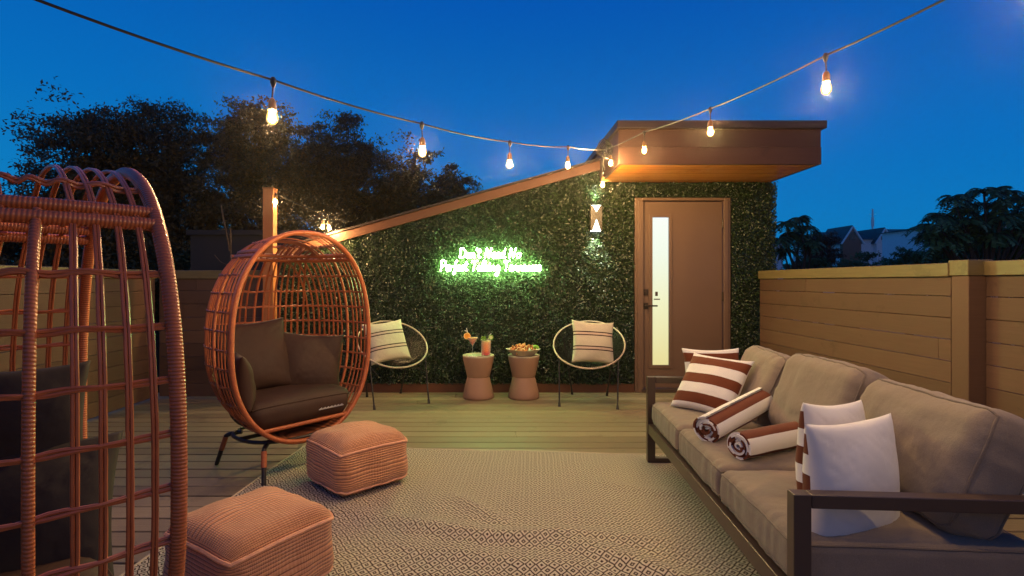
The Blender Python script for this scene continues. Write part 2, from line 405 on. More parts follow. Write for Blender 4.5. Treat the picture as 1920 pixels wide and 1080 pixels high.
# canopy
can = empty('canopy', (0, 0, 0)); can.parent = bld
y0 = 4.887-WY; cx0, cx1 = 1.158, 3.016
f = MB(); f.box(cx0, cx1, y0, y0+.03, 2.27, 2.428); f.box(cx0+.002, cx1-.002, y0+.004, y0+.03, 2.430, 2.592)
f.box(cx0, cx0+.03, y0+.031, 2.5, 2.27, 2.592); f.box(cx1-.03, cx1, y0+.031, 2.5, 2.27, 2.592)
f.build('fascia', M['fascia'], can, smooth=False, bevel=.002)
f = MB(); f.box(cx0-.02, cx1+.035, y0-.03, 2.55, 2.594, 2.665); f.build('cap_flashing', M['flash'], can, smooth=False, bevel=.004)
f = MB(); yy = y0+.032
while yy < -.01:
    f.box(cx0+.032, cx1-.032, yy, min(yy+.088, -.004), 2.275, 2.29); yy += .092
f.box(cx0+.032, cx1-.032, y0+.032, .3, 2.295, 2.31)
f.build('soffit', M['soffit'], can, smooth=False, bevel=.002)
# door
XD0, XD1 = 1.535+.102, 0
def WX(px, Y=WY): return (px-923)/1000*Y
def WZ(py, Y=WY): return 1.19-(py-529)/1000*Y
dx0, dx1, dz0, dz1 = WX(1204), WX(1352), .045, WZ(379)
door = empty('door', (dx0, 0, 0)); door.parent = bld
fr = MB(); fx0, fx1, fz = WX(1188), WX(1366), WZ(372)
fr.box(fx0, dx0-.012, -.05, .12, 0, fz); fr.box(dx1+.012, fx1, -.05, .12, 0, fz); fr.box(dx0-.012, dx1+.012, -.05, .12, dz1+.01, fz)
fr.box(fx0+.03, dx0-.004, -.065, -.051, 0, fz-.03); fr.box(dx1+.004, fx1-.03, -.065, -.051, 0, fz-.03)
for v in range(len(fr.v)): fr.v[v] = (fr.v[v][0]-dx0, fr.v[v][1], fr.v[v][2])
fr.build('door_frame', M['paint'], door, smooth=False, bevel=.004)
W_ = dx1-dx0; gx0, gx1, gz0, gz1 = WX(1222)-dx0, WX(1253)-dx0, WZ(684), WZ(408)
l = MB(); l.box(0, gx0-.012, -.022, .022, dz0, dz1); l.box(gx1+.012, W_, -.022, .022, dz0, dz1); l.box(gx0-.012, gx1+.012, -.022, .022, dz0, gz0-.012); l.box(gx0-.012, gx1+.012, -.022, .022, gz1+.012, dz1)
l.build('door_leaf', M['paint'], door, smooth=False)
l = MB()
for a in ((gx0-.035, gx0, gz0-.035, gz1+.035), (gx1, gx1+.035, gz0-.035, gz1+.035), (gx0, gx1, gz0-.035, gz0), (gx0, gx1, gz1, gz1+.035)): l.box(a[0], a[1], -.034, -.0235, a[2], a[3])
l.build('glazing_frame', M['paint'], door, smooth=False, bevel=.003)
l = MB(); l.box(gx0, gx1, -.006, .006, 0, gz1-gz0); l.build('glass_pane', M['pane'], door, smooth=False, loc=(0, 0, gz0))
l = MB(); l.bar((gx0+.02, -.012, WZ(561)), (gx0+.085, -.012, WZ(561)), .01, .012); l.box(gx0+.035, gx0+.062, -.014, -.0065, WZ(555), WZ(547)); l.build('handle_reflection', M['bronze'], door, smooth=False)  # the handle's reflection in the glass, shaped as small solid pieces
l = MB(); l.box(WX(1200)-dx0, W_+.01, -.07, .02, 0.001, .04); l.build('threshold', M['bronze'], door, smooth=False, bevel=.003)
l = MB(); hx = WX(1208)-dx0; hz = WZ(573)
l.box(hx-.034, hx+.034, -.034, -.0225, hz-.034, hz+.034); l.tube([(hx, -.03, hz), (hx, -.062, hz)], .011, 10); l.bar((hx-.01, -.066, hz), (hx+.125, -.066, hz), .012, .017)
l.build('handle', M['hard'], door, smooth=False, bevel=.003)
l = MB(); dzb = WZ(548); l.box(hx-.034, hx+.034, -.034, -.0225, dzb-.034, dzb+.034); l.tube([(hx, -.032, dzb), (hx, -.046, dzb)], .014, 14); l.build('deadbolt', M['hard'], door, smooth=False, bevel=.003)
for hz_ in (WZ(556), WZ(420), WZ(690)):
    l = MB(); l.tube([(W_+.004, -.03, hz_-.05), (W_+.004, -.03, hz_+.05)], .008, 10); l.build('hinge', M['hard'], door)

# ---------------------------------------------------------------- artificial hedge on the wall
hed = empty('hedge_wall', (0, WY, 0), label='dense green boxwood hedge panels covering the wall behind the tables and around the door', cat='hedge')
b = MB()
prism_y(b, [(XL, .097), (fx0-.003, .097), (fx0-.003, zroof(fx0) if fx0 < XS else 2.27), (XS, 2.27), (XS, zroof(XS)-.112), (XL, zroof(XL)-.112)], -.028, -.003)
b.box(fx0-.003, fx1+.003, -.028, -.003, fz+.003, 2.268); b.box(fx1+.003, XR, -.028, -.003, .097, 2.268)
b.build('backing', M['backing'], hed, smooth=False)
n = 230000
X = np.random.uniform(XL, XR+.03, n); Z = np.random.uniform(.09, 2.5, n)
top = np.where(X < XS, 1.71+(X+1.697)*.2763-.10, 2.268)
keep = (Z < top) & ~((X > fx0-.012) & (X < fx1+.012) & (Z < fz+.010))
seam = (np.abs(((X+.13) % .508)-.254) > .2465) | (np.abs(((Z+.05) % .508)-.254) > .2465)
keep &= ~(seam & (np.random.rand(n) < .6))
cl = np.array([noise.noise(Vector((x*3.1, z*3.1, 8)))+.5*noise.noise(Vector((x*14, z*14, 1))) for x, z in zip(X, Z)]); keep &= np.random.rand(n) < (.86+.9*cl)
X, Z = X[keep], Z[keep]; n = len(X)
bump = np.array([noise.noise(Vector((x*7, z*7, 3))) for x, z in zip(X, Z)])
stray = np.random.rand(n) < .012
depth = -.03-.038*np.random.rand(n)**.7-.028*np.clip(bump, -1, 1)-.03*stray*np.random.rand(n)
P = np.stack([X, depth, Z], 1); N = np.random.randn(n, 3)*.62+np.array([0, -1, .35])
leaf_mesh('foliage', P, N, .0195, M['box'], hed, .62)
# right edge depth of the hedge
n = 7000; P = np.stack([XR+.005+.04*np.random.rand(n), np.random.uniform(-.06, .25, n), np.random.uniform(.09, 2.26, n)], 1)
leaf_mesh('foliage', P, np.random.randn(n, 3)*.6+np.array([1, -.3, .2]), .026, M['box'], hed, .62)

# ---------------------------------------------------------------- fences
def fence(name, p0, p1, ztop, label, mat, posts=(), inner=1, group=None, zc=.085, capover=.02):
    """boards between p0 and p1 (plan points), inner face on the line"""
    p0, p1 = Vector((*p0, 0)), Vector((*p1, 0)); dv = p1-p0; L = dv.length
    ang = math.atan2(dv.y, dv.x); r = empty(name, p0, ang, label=label, cat='fence', group=group)
    m = MB(); z = .02; hh = .132; k = 0
    while z+hh < ztop-zc+.05:
        top = min(z+hh, ztop-zc-.004); cut = [0, L]
        if k in (2, 5, 8): cut = [0, L*(.31+.13*k) % L, L]
        for a, b_ in zip(cut, cut[1:]):
            if b_-a > .01: m.box(a+.001, b_-.0015, 0, .022*inner, z, top)
        z += hh+.0035; k += 1
    m.build('board_panel', mat, r, smooth=False, bevel=.002)
    m = MB(); m.box(0, L, -capover*inner, .06*inner, ztop-zc, ztop) ; m.build('cap_rail', M['cap'], r, smooth=False, bevel=.004)
    m = MB(); m.box(0, L, .028*inner, .06*inner, .3, .38); m.box(0, L, .028*inner, .06*inner, .9, .98); m.build('rail', mat, r, smooth=False)
    for a in posts:
        m = MB(); m.box(a-.055, a+.055, .061*inner, .16*inner, 0, ztop-.01); m.build('post', mat, r, smooth=False, bevel=.004)
    return r
FX = 2.86
fence('fence', (FX, 5.70), (FX, 3.325), 1.31, 'brown board fence running from the door wall to the tall square post behind the sofa', M['fence_x'], (1.2,), 1, 'deck fences')
fence('fence', (FX+.10, 3.20), (FX+.10, -1.6), 1.315, 'brown board fence section set back on the near side of the square post', M['fence_x'], (.6, 2.2), 1, 'deck fences')
pr = empty('fence_post', (FX, 3.2, 0), label='wide square brown post between the two right hand fence sections', cat='post')
m = MB(); m.box(0, .13, .002, .123, 0, 1.228); m.build('shaft', M['post'] if False else M['fence_x'], pr, smooth=False, bevel=.004)
m = MB(); m.box(-.012, .14, -.008, .133, 1.23, 1.325); m.build('cap', M['cap'], pr, smooth=False, bevel=.004)
fence('fence', (-3.44, -1.6), (-3.44, 5.44), 1.31, 'tan board fence along the left side of the deck behind the egg chairs', M['fence_x'], (1.5, 3.2, 4.9), 1, 'deck fences')
fence('fence', (-3.41, 5.46), (-2.31, 5.46), 1.31, 'short dark board fence closing the far left corner of the deck', M['fence_x'], (), 1, 'deck fences')
pr = MB(); pr.box(-.052, .052, -.052, .052, 0, 2.125); pr.box(-.058, .058, -.058, .058, 2.127, 2.14)
tag(pr.build('wooden_post', M['post'], smooth=False, bevel=.004, loc=(-2.25, 5.40, 0)), 'tall square orange wood post carrying the small string of lights behind the egg chair', 'post')
nb = MB(); nb.box(-4.3, -2.9, 7.6, 9.5, -6, 1.86); nb.box(-4.34, -2.86, 7.56, 9.54, 1.862, 1.93)
tag(nb.build('neighbour_house', M['greyblock'], smooth=False), 'dark grey flat block showing just over the fence behind the egg chair', 'building')

# ---------------------------------------------------------------- string lights
def lamp_drop(mbj, root, p, cord=.07, tilt=(0, 0)):
    """junction, short cord, socket and bulb hanging from point p"""
    p = Vector(p); q = p+Vector((tilt[0], tilt[1], -cord))
    j = MB(); j.tube([p+Vector((0, 0, .010)), p, p-Vector((0, 0, .012)), p-Vector((0, 0, .03))], [.008, .013, .012, .005], 8); j.tube([p-Vector((0, 0, .02)), q], .0032, 6)
    j.build('drop_cord', M['cable'], root)
    so = MB(); so.lathe([(.004, 0), (.010, -.006), (.0148, -.018), (.016, -.045), (.0155, -.05)], 16, q); s_ = so.build('socket', M['socket'], root)
    bl = MB(); bl.lathe([(.013, -.048), (.0155, -.056), (.020, -.070), (.0218, -.082), (.0195, -.094), (.012, -.103), (.003, -.107)], 16, q); bb = bl.build('bulb', M['bulbglass'], s_)
    bl = MB(); bl.lathe([(.002, -.056), (.008, -.062), (.0118, -.074), (.0122, -.084), (.008, -.093), (.002, -.096)], 8, q); fl = bl.build('glowing_filament', M['bulb'], s_)
def festoon(label, pts, drops, sag=.03, ends=True):
    r = empty('string_lights', pts[0], 0, label=label, cat='string lights', group='string lights over the deck')
    P = []
    for a, b_ in zip(pts, pts[1:]):
        a, b_ = Vector(a), Vector(b_)
        for k in range(8):
            t = k/8; P.append(a.lerp(b_, t)-Vector((0, 0, sag*4*t*(1-t)*(.5 if (b_-a).length < .5 else 1))))
    P.append(Vector(pts[-1])); o0 = Vector(pts[0])
    m = MB(); m.tube([p-o0 for p in P], .0046, 6); m.build('cable', M['cable'], r)
    for dd in drops:
        p, cord = dd[0], dd[1]; lamp_drop(None, r, Vector(p)-o0, cord, (random.uniform(-.004, .004), 0))
    return r
AT = (1.035, 4.9, 2.41)
Lp = [AT, (.59, 4.15, 2.244), (.115, 3.5, 2.11), (-.37, 2.8, 2.022), (-.863, 2.1, 1.986), (-1.36, 1.38, 1.99), (-1.84, .7, 2.05), (-2.3, 0, 2.15), (-2.8, -.9, 2.3)]
festoon('cable of glowing bulbs rising from the canopy corner to the upper left edge', Lp, [(p, .07) for p in Lp[1:5]], .012)
Rp = [AT, (1.197, 4.2, 2.374), (1.37, 3.35, 2.28), (1.50, 2.4, 2.21), (1.60, 1.55, 2.16), (1.62, .75, 2.14), (1.60, -.1, 2.18), (1.7, -1.2, 2.3)]
festoon('cable of glowing bulbs rising from the canopy corner to the upper right over the sofa', Rp, [(p, .07) for p in Rp[1:6]], .01)
Bp = [(-2.195, 5.38, 2.09), (-1.9, 5.55, 1.955), (-1.56, 5.70, 1.845)]
festoon('short string of small bulbs between the wooden post and the low roof end', Bp, [((-2.185, 5.385, 2.075), .0), ((-1.78, 5.6, 1.905), .06), ((-1.72, 5.62, 1.885), .045)], .01)
# bundle of spare cable at the canopy corner, two bulbs
r = empty('string_lights', AT, 0, label='looped bundle of spare cable with two bulbs at the canopy corner', cat='string lights', group='string lights over the deck')
m = MB()
for k in range(5):
    rr = .035+.012*k; ph = random.uniform(0, 6)
    m.tube([(rr*math.cos(a+ph)*.9, .02*math.sin(2*a+k), rr*math.sin(a+ph)+.0*k+.01*math.sin(3*a)) for a in [i*math.pi/12 for i in range(24)]], .0046, 6, closed=True)
m.tube(cat_rom([(.01, 0, -.03), (-.012, .03, -.12), (.02, .07, -.17), (.012, .10, -.2)], 6), .0046, 6)
m.tube(cat_rom([(0, 0, -.02), (.03, .2, -.02), (.10, .6, -.12)], 6), .0046, 6)
m.build('cable', M['cable'], r); lamp_drop(None, r, (.035, -.08, -.015), .055); lamp_drop(None, r, (.0, .1, -.20), .03)

# ---------------------------------------------------------------- wall sconce
sx, sz = WX(1116, 5.74), WZ(410, 5.74)
r = empty('wall_sconce', (sx, 5.72, sz), label='brown up and down wall light with bright triangular openings left of the door', cat='wall light')
m = MB(); m.box(-.062, .062, -.05, .05, -.132, .132)
m.build('body', M['hard'], r, smooth=False, bevel=.003)
for sgn, hh, ww in ((1, .070, .040), (-1, .12, .042)):
    m = MB(); a = sgn*.1325; vs = [(-ww, -.0525, a), (ww, -.0525, a), (0, -.0525, a-sgn*hh), (-ww, -.049, a), (ww, -.049, a), (0, -.049, a-sgn*hh)]
    m.add(vs, [(0, 1, 2), (3, 5, 4), (0, 3, 4, 1), (1, 4, 5, 2), (2, 5, 3, 0)]); m.box(-.05, .05, -.042, .042, a if sgn > 0 else a-.004, a+.004 if sgn > 0 else a)
    m.build('lens', M['sconce'], r, smooth=False)
for sgn in (1, -1):
    ld = bpy.data.lights.new('sconce_lamp', 'SPOT'); ld.energy = 34; ld.color = (.9, 1, .7); ld.spot_size = R(75); ld.spot_blend = .5; ld.shadow_soft_size = .02
    lo = bpy.data.objects.new('sconce_lamp', ld); COL.objects.link(lo); lo.parent = r; lo.location = (0, -.02, sgn*.15); lo.rotation_euler = (R(180-12) if sgn > 0 else R(12), 0, 0)

# ---------------------------------------------------------------- neon sign: hand-bent script letters
G = {
 'D': (1.5, [[(.25, 1.75), (.3, .9), (.25, .1), (.9, .15), (1.35, .7), (1.2, 1.4), (.6, 1.8), (.05, 1.55)]]),
 'o': (1.0, [[(.75, .85), (.35, .9), (.1, .45), (.35, .05), (.75, .15), (.85, .6), (.65, .88), (1.05, .75)]]),
 'n': (1.1, [[(.05, .85), (.2, .5), (.15, .05), (.3, .65), (.6, .9), (.78, .6), (.75, .1), (1.1, .2)]]),
 "'": (.4, [[(.15, 1.85), (.1, 1.4)]]),
 't': (.8, [[(.4, 1.7), (.3, .8), (.4, .1), (.8, .2)], [(.0, 1.15), (.75, 1.25)]]),
 'N': (1.6, [[(.1, .0), (.2, .9), (.3, 1.8), (.6, 1.1), (1.0, .1), (1.15, .9), (1.3, 1.85)]]),
 'e': (.9, [[(.1, .45), (.6, .6), (.7, .85), (.4, .98), (.1, .6), (.2, .12), (.55, .02), (.95, .3)]]),
 'd': (1.1, [[(.75, .8), (.35, .9), (.1, .45), (.35, .05), (.75, .3), (.85, 1.1), (.88, 1.8), (.8, .5), (.85, .05), (1.15, .2)]]),
 'P': (1.4, [[(.2, 1.8), (.25, .9), (.2, -.1)], [(.0, 1.5), (.5, 1.9), (1.1, 1.6), (1.0, 1.0), (.3, .8)]]),
 'r': (.8, [[(.05, .8), (.2, .5), (.15, .05), (.3, .7), (.75, .85)]]),
 'f': (.8, [[(.75, 1.6), (.5, 1.8), (.35, 1.2), (.35, .0), (.25, -.6), (.1, -.3), (.4, .1), (.75, .3)], [(.05, .85), (.7, .9)]]),
 'c': (.85, [[(.75, .75), (.45, .95), (.12, .5), (.35, .05), (.9, .25)]]),
 'T': (1.4, [[(.0, 1.5), (.3, 1.8), (.8, 1.7), (1.4, 1.85)], [(.7, 1.7), (.65, .9), (.6, .0)]]),
 'a': (1.05, [[(.75, .8), (.35, .9), (.1, .45), (.35, .05), (.7, .3), (.78, .85), (.72, .3), (.85, .05), (1.1, .2)]]),
 'l': (.6, [[(.05, .3), (.45, 1.4), (.35, 1.85), (.15, 1.4), (.2, .3), (.35, .02), (.65, .2)]]),
 'k': (1.0, [[(.2, 1.8), (.2, .9), (.15, .0)], [(.75, .95), (.22, .45), (.55, .35), (.7, .05), (1.0, .15)]]),
 'i': (.55, [[(.15, .85), (.15, .2), (.3, .03), (.6, .2)], [(.18, 1.25), (.2, 1.38)]]),
 'g': (1.05, [[(.75, .8), (.35, .9), (.1, .45), (.35, .05), (.72, .3), (.8, .85), (.75, -.2), (.45, -.85), (.15, -.55), (.6, -.1), (1.05, .2)]]),
 's': (.8, [[(.1, .2), (.55, .95), (.6, .5), (.6, .15), (.25, .0), (.8, .25)]]),
 'ſ': (.5, []), ' ': (.75, []),
}
ns = empty('neon_sign', (0, WY-.12, 0), label='glowing green white neon script lettering mounted on the hedge wall', cat='neon sign')
def script(text, x0, zb, width, xh, name):
    adv = sum(G[c][0] for c in text); sx_ = width/adv; m = MB(); x = x0
    for ch in text:
        wd, st = G[ch]
        for stroke in st:
            pts = [(x+(px_+.14*pz)*sx_, 0.004*math.sin(px_*9), zb+pz*xh) for px_, pz in stroke]
            m.tube(cat_rom(pts, 5), .0052, 6)
        x += wd*sx_
    return m.build(name, M['neon'], ns)
YN = WY-.10
def sxp(px): return (px-923)/1000*YN
def szp(py): return 1.19-(py-529)/1000*YN
script("Don't Need No", sxp(860), szp(484), sxp(976)-sxp(860), .058, 'lettering')
script('Perfect Talking Tennessee', sxp(825), szp(508), sxp(1014)-sxp(825), .060, 'lettering')
for px_ in (845, 905, 965, 1005):
    m = MB(); m.tube([(sxp(px_), .002, szp(500)), (sxp(px_), .09, szp(500))], .003, 6); m.build('standoff', M['cable'], ns)
m = MB(); m.tube(cat_rom([(sxp(1012), .0, szp(505)), (sxp(1016), .05, szp(520)), (sxp(1020), .06, szp(600)), (sxp(1018), .07, szp(715))], 6), .003, 5); m.build('power_cord', M['cable'], ns)

# ---------------------------------------------------------------- soft goods
def pillow_mb(w, h, t, seed=0, nseg=40, pinch=.09, wr=.008, sag=0):
    m = MB()
    def fn(side):
        def f(u, v):
            a, b_ = 2*u-1, 2*v-1
            X_ = a*w/2*(1-pinch*(1-b_*b_)**1.0*abs(a)**2.5); Z_ = b_*h/2*(1-pinch*(1-a*a)*abs(b_)**2.5)
            pr_ = max(0, (1-a**2))**.42*max(0, (1-b_**2))**.42
            tt = t/2*pr_*(1+sag*(-b_))
            k = noise.noise(Vector((a*1.3+seed, b_*1.3, side)))*wr*1.2
            f1 = noise.noise(Vector(((a+b_)*1.2+seed, (a-b_)*4.5, side+2))); f2 = noise.noise(Vector(((a-b_)*1.2+seed, (a+b_)*5, side+7)))
            k -= (max(0, .12-abs(f1))*3+max(0, .10-abs(f2))*3)*wr*1.5*(.3+abs(a*b_))
            edge = 1-(max(abs(a), abs(b_)))**6
            return (X_+.3*k*edge, side*(tt+(k)*edge*min(1, pr_*1.5)), Z_)
        return f
    m.grid(fn(-1), nseg, nseg)
    m.grid(fn(1), nseg, nseg, uvf=lambda u, v: (u+2, v), flip=True)
    return m
def pillow(name, mat, c, right, up, w=.42, h=None, t=.15, label='', group=None, seed=0, cat='pillow', sag=.1, wr=.008):
    m = pillow_mb(w, h or w, t, seed, sag=sag, wr=wr); o = m.build(name, mat, weld=False)
    mo = o.data; b_ = bmesh.new(); b_.from_mesh(mo); bmesh.ops.remove_doubles(b_, verts=b_.verts, dist=2e-5); b_.to_mesh(mo); b_.free()
    for p in mo.polygons: p.use_smooth = True
    basis(o, c, right, up); tag(o, label, cat, group); return o
def rbox_mb(hx, hy, hz, r, crown=0, seed=0, n=16, wr=.004, uvs=1, crownb=None, pleat=0):
    """rounded box cushion centred on origin"""
    m = MB(); H = Vector((hx, hy, hz)); crownb = crown if crownb is None else crownb
    def mp(p):
        q = Vector((p.x*hx, p.y*hy, p.z*hz)); inner = Vector([max(-(H[i]-r), min(H[i]-r, q[i])) for i in range(3)])
        d_ = q-inner
        if d_.length > 1e-9: q = inner+d_.normalized()*r
        k = (1-(q.x/hx)**2)*(1-(q.y/hy)**2); k = max(0, k)
        q.z += (crown if p.z > 0 else -crownb)*abs(p.z)*k**.6
        nn = noise.noise(Vector((q.x*9+seed, q.y*9, q.z*9)))*wr+noise.noise(Vector((q.x*25+seed, q.y*25, q.z*14)))*wr*.35
        if pleat:
            ex = math.exp(-((hx-abs(q.x))/.10)**2); ey = math.exp(-((hy-abs(q.y))/.08)**2)
            nn += pleat*(ex*noise.noise(Vector((q.x*6, q.y*34+seed, 0)))+ey*noise.noise(Vector((q.x*34+seed, q.y*6, 3))))
            nn -= pleat*1.4*max(0, .14-abs(noise.noise(Vector((q.x*4+seed, q.y*4.5, q.z*3)))))*6*(1-max(ex, ey))*(1 if q.z > 0 else 0)
        s_ = q.normalized(); return q+s_*nn
    ax = [(Vector((1, 0, 0)), Vector((0, 1, 0)), Vector((0, 0, 1))), (Vector((0, 1, 0)), Vector((0, 0, 1)), Vector((1, 0, 0))), (Vector((0, 0, 1)), Vector((1, 0, 0)), Vector((0, 1, 0)))]
    def warp(t): return math.copysign(abs(t)**.75, t)   # denser towards edges
    for a, b_, c_ in ax:
        for sg in (1, -1):
            def f(u, v, a=a, b_=b_, c_=c_, sg=sg): return mp(a*warp(2*u-1)+b_*warp(2*v-1)+c_*sg)
            if c_.z: uvf = lambda u, v: ((u-.5)*2*hx, (v-.5)*2*hy)
            elif c_.x: uvf = lambda u, v: ((u-.5)*2*hy, (v-.5)*2*hz)     # a=y b=z
            else: uvf = lambda u, v: ((v-.5)*2*hx, (u-.5)*2*hz)          # a=z b=x
            m.grid(f, n, n, uvf=uvf, flip=(sg < 0))
    return m, mp
def welt(mp, hx, hy, r_, z=1, k=.0045, n=22):
    """piping loop along the top edge of a rounded box"""
    pts = []
    for a in range(4*n):
        e_, t = divmod(a, n); t = t/n*2-1
        p = [(t, -1), (1, t), (-t, 1), (-1, -t)][e_]
        pts.append(mp(Vector((p[0]*.999, p[1]*.999, z*.80)))*1.004)
    m = MB(); m.tube(pts, k, 6, closed=True); return m

# ---------------------------------------------------------------- rug
RA = R(-4.5)
rc = Vector((.05, 2.47, 0))
rg = MB(); RW, RL = 3.02, 2.52
ridges = [([(-.9, .25), (-.5, .12), (0, .0), (.3, .05), (.7, .02)], .022, .055), ([(-.3, .45), (-.15, .3), (0, .12)], .018, .045), ([(.2, .08), (.6, -.22), (.95, -.45)], .022, .06), ([(.5, .75), (.75, .6), (1.0, .58)], .014, .05), ([(-.65, .55), (-.6, .3), (-.55, .1)], .012, .05), ([(-.5, -.1), (0, -.2), (.4, -.25)], .012, .06)]
rid = [([Vector((*p, 0)) for p in cat_rom([(a, b_, 0) for a, b_ in pl], 6)] if False else cat_rom([(a, b_, 0) for a, b_ in pl], 6), h_, w_) for pl, h_, w_ in ridges]
def rugf(u, v):
    x, y_ = (u-.5)*RW, (v-.5)*RL; z = .012+.004*noise.noise(Vector((x*2.2, y_*2.2, 5)))+.0015*noise.noise(Vector((x*7, y_*7, 1)))
    k_ = 0
    for pl, h_, w_ in rid:
        dm, tt_ = min(((x-p.x)**2+(y_-p.y)**2, i/len(pl)) for i, p in enumerate(pl)); k_ = max(k_, 1.35*h_*math.sin(math.pi*(.08+.84*tt_))*math.exp(-dm/(w_*w_)*(.7+.5*noise.noise(Vector((x*5, y_*5, 2))))))
    z += k_
    ex = .012*noise.noise(Vector((y_*2, 0, 0))) if u in (0, 1) else 0
    return (x+ex, y_, z)
rg.grid(rugf, 190, 160)
rg.box(-RW/2, RW/2, -RL/2, RL/2, .001, .006)
ro = rg.build('rug', M['rug'], loc=(rc.x, rc.y, 0)); ro.rotation_euler = (0, 0, RA)
for (a, b_) in (((0, 0), (1, 0)), ((1, 0), (1, 1)), ((1, 1), (0, 1)), ((0, 1), (0, 0))):
    m = MB(); m.tube([Vector(rugf(a[0]+(b_[0]-a[0])*k/80, a[1]+(b_[1]-a[1])*k/80))-Vector((0, 0, .003)) for k in range(81)], .0075, 6); eo = m.build('edging', M['cordmetal'], ro)
tag(ro, 'large beige and brown diamond weave rug with soft wrinkles on the deck', 'rug')

# ---------------------------------------------------------------- poufs
def pouf(loc, rz, label, seed, s_=.232, hz=.135):
    r = empty('pouf', loc, rz, label=label, cat='pouf', group='knitted poufs on the rug')
    m, mp = rbox_mb(s_, s_, hz, .075, .055, seed, 22, .012, crownb=-.0)
    o = m.build('cover', M['knit'], r, weld=True, loc=(0, 0, hz+.008))
    for p in o.data.polygons: p.use_smooth = True
    wl = welt(mp, s_, s_, .05, 1, .008); wl.build('piping', M['knit_edge'], r, loc=(0, 0, hz+.008))
    wl = welt(mp, s_, s_, .05, -1, .007); wl.build('piping', M['knit_edge'], r, loc=(0, 0, hz+.008))
    return r
pouf((-.80, 3.15, .012), R(43), 'knitted terracotta pouf in front of the far egg chair', 1.0)
pouf((-.925, 2.05, .012), R(57), 'knitted terracotta pouf nearest the camera at the bottom left', 5.0, .235)

# ---------------------------------------------------------------- egg chairs
ZC, ZT, ZB, WM, DM = .80, .70, .60, .475, .68
def eg(phi):
    """phi -90..90 deg: returns z, w, d"""
    sn, cs = math.sin(phi), max(0, math.cos(phi))
    if sn >= 0: return ZC+ZT*abs(sn)**(2/2.4), WM*cs**(2/2.2), DM*cs**(2/2.6)
    return ZC-ZB*abs(sn)**(2/2.3), WM*cs**(2/2.1), DM*cs**(2/2.2)
def SH(th, phi, off=0):
    z, w_, d_ = eg(phi); c_, s_ = math.cos(th), math.sin(th); ee = 2/3.1
    return Vector(((w_+off)*math.copysign(abs(c_)**ee, c_), (d_+off)*abs(s_)**ee, z+off*math.sin(phi)))
def phi_of(z):
    a, b_ = -math.pi/2, math.pi/2
    for _ in range(40):
        c_ = (a+b_)/2
        if eg(c_)[0] < z: a = c_
        else: b_ = c_
    return a
def thetas(phi, spacing):
    T = [i*math.pi/400 for i in range(401)]; L = [0]
    for a, b_ in zip(T, T[1:]): L.append(L[-1]+(SH(b_, phi)-SH(a, phi)).length)
    n_ = round(L[-1]/spacing); out = []
    for k in range(1, n_):
        t = L[-1]*k/n_; i = next(i for i in range(401) if L[i] >= t); out.append(T[i])
    return out, L, T
root = empty('egg_chair', (0, 0, 0), 0, label='x', cat='egg chair', group='rattan egg chairs')
m = MB(); pts = []
for k in range(96):
    a = 2*math.pi*k/96; ph = math.asin(math.sin(a)); z, w_, d_ = eg(ph); pts.append(Vector((math.copysign(w_, math.cos(a)), -.0+.035*math.sin(ph)**2*0, z)))
m.tube(pts, .0155, 10, closed=True); m.build('rim', M['rattan'], root)
ths, Lc, Tc = thetas(0, .042)
# theta whose distance from the rim is about .23
def th_at(dist): return Tc[next(i for i in range(401) if Lc[i] >= dist)]
spine = [th_at(.23), math.pi-th_at(.23), math.pi/2]
m = MB()
def wav(): return random.uniform(-.0005, .0005)
def th_len(l):
    l = max(0, min(Lc[-1], l)); i = next(i for i in range(401) if Lc[i] >= l-1e-9); i = max(1, i)
    return Tc[i-1]+(Tc[i]-Tc[i-1])*(l-Lc[i-1])/max(1e-9, Lc[i]-Lc[i-1])
def roof_z(x, y_):
    a, b_ = .9, ZC+ZT
    for _ in range(30):
        c_ = (a+b_)/2; _, w_, d_ = eg(phi_of(c_)) if False else eg(math.asin(min(1, ((c_-ZC)/ZT)**(1.2))))
        v = (abs(x)/max(w_, 1e-6))**3.1+(abs(y_)/max(d_, 1e-6))**3.1
        if v < 1: a = c_
        else: b_ = c_
    return a
def ribpt(th, phi):
    z, w_, d_ = eg(phi); b0 = SH(th, 0)
    if abs(b0.x) > .36:      # side ribs stand almost plumb
        y_ = min(b0.y*(d_/DM)**.42, d_*.985); return Vector((math.copysign(w_*(1-(y_/d_)**3.1)**(1/3.1), b0.x), y_, z))
    x_ = b0.x*(w_/WM)**.8; x_ = max(-w_*.98, min(w_*.98, x_)); return Vector((x_, d_*(1-(abs(x_)/w_)**3.1)**(1/3.1), z))
PR = phi_of(1.357)
for l in [Lc[-1]*k/(len(ths)+1) for k in range(1, len(ths)+1)]:
    th = th_len(l)
    if min(abs(th-s_) for s_ in spine) < .03: continue
    for dl in (-.0033, .0033):
        t2 = th_len(l+dl); P = [ribpt(t2, -1.08+(PR+1.08)*k/32)+Vector((wav(), wav(), 0)) for k in range(33)]
        m.tube(P, .0037, 6)
        e0 = ribpt(t2, PR)
        if e0.y < .33:
            if e0.x > 0:
                xs = [e0.x*math.cos(math.pi*k/28) for k in range(29)]; m.tube([Vector((x, e0.y, max(e0.z, roof_z(x, e0.y)))) for x in xs], .0037, 6)
        elif abs(e0.x) < .27:
            ys = [e0.y+(.30-e0.y)*k/12 for k in range(13)]; m.tube([Vector((e0.x, y_, max(e0.z, roof_z(e0.x, y_)))) for y_ in ys], .0037, 6)
e0 = SH(th_len(Lc[-1]*.24), PR)
m.tube([Vector((.33*math.cos(math.pi*k/28), .31, max(1.35, roof_z(.33*math.cos(math.pi*k/28), .31)))) for k in range(29)], .010, 7)
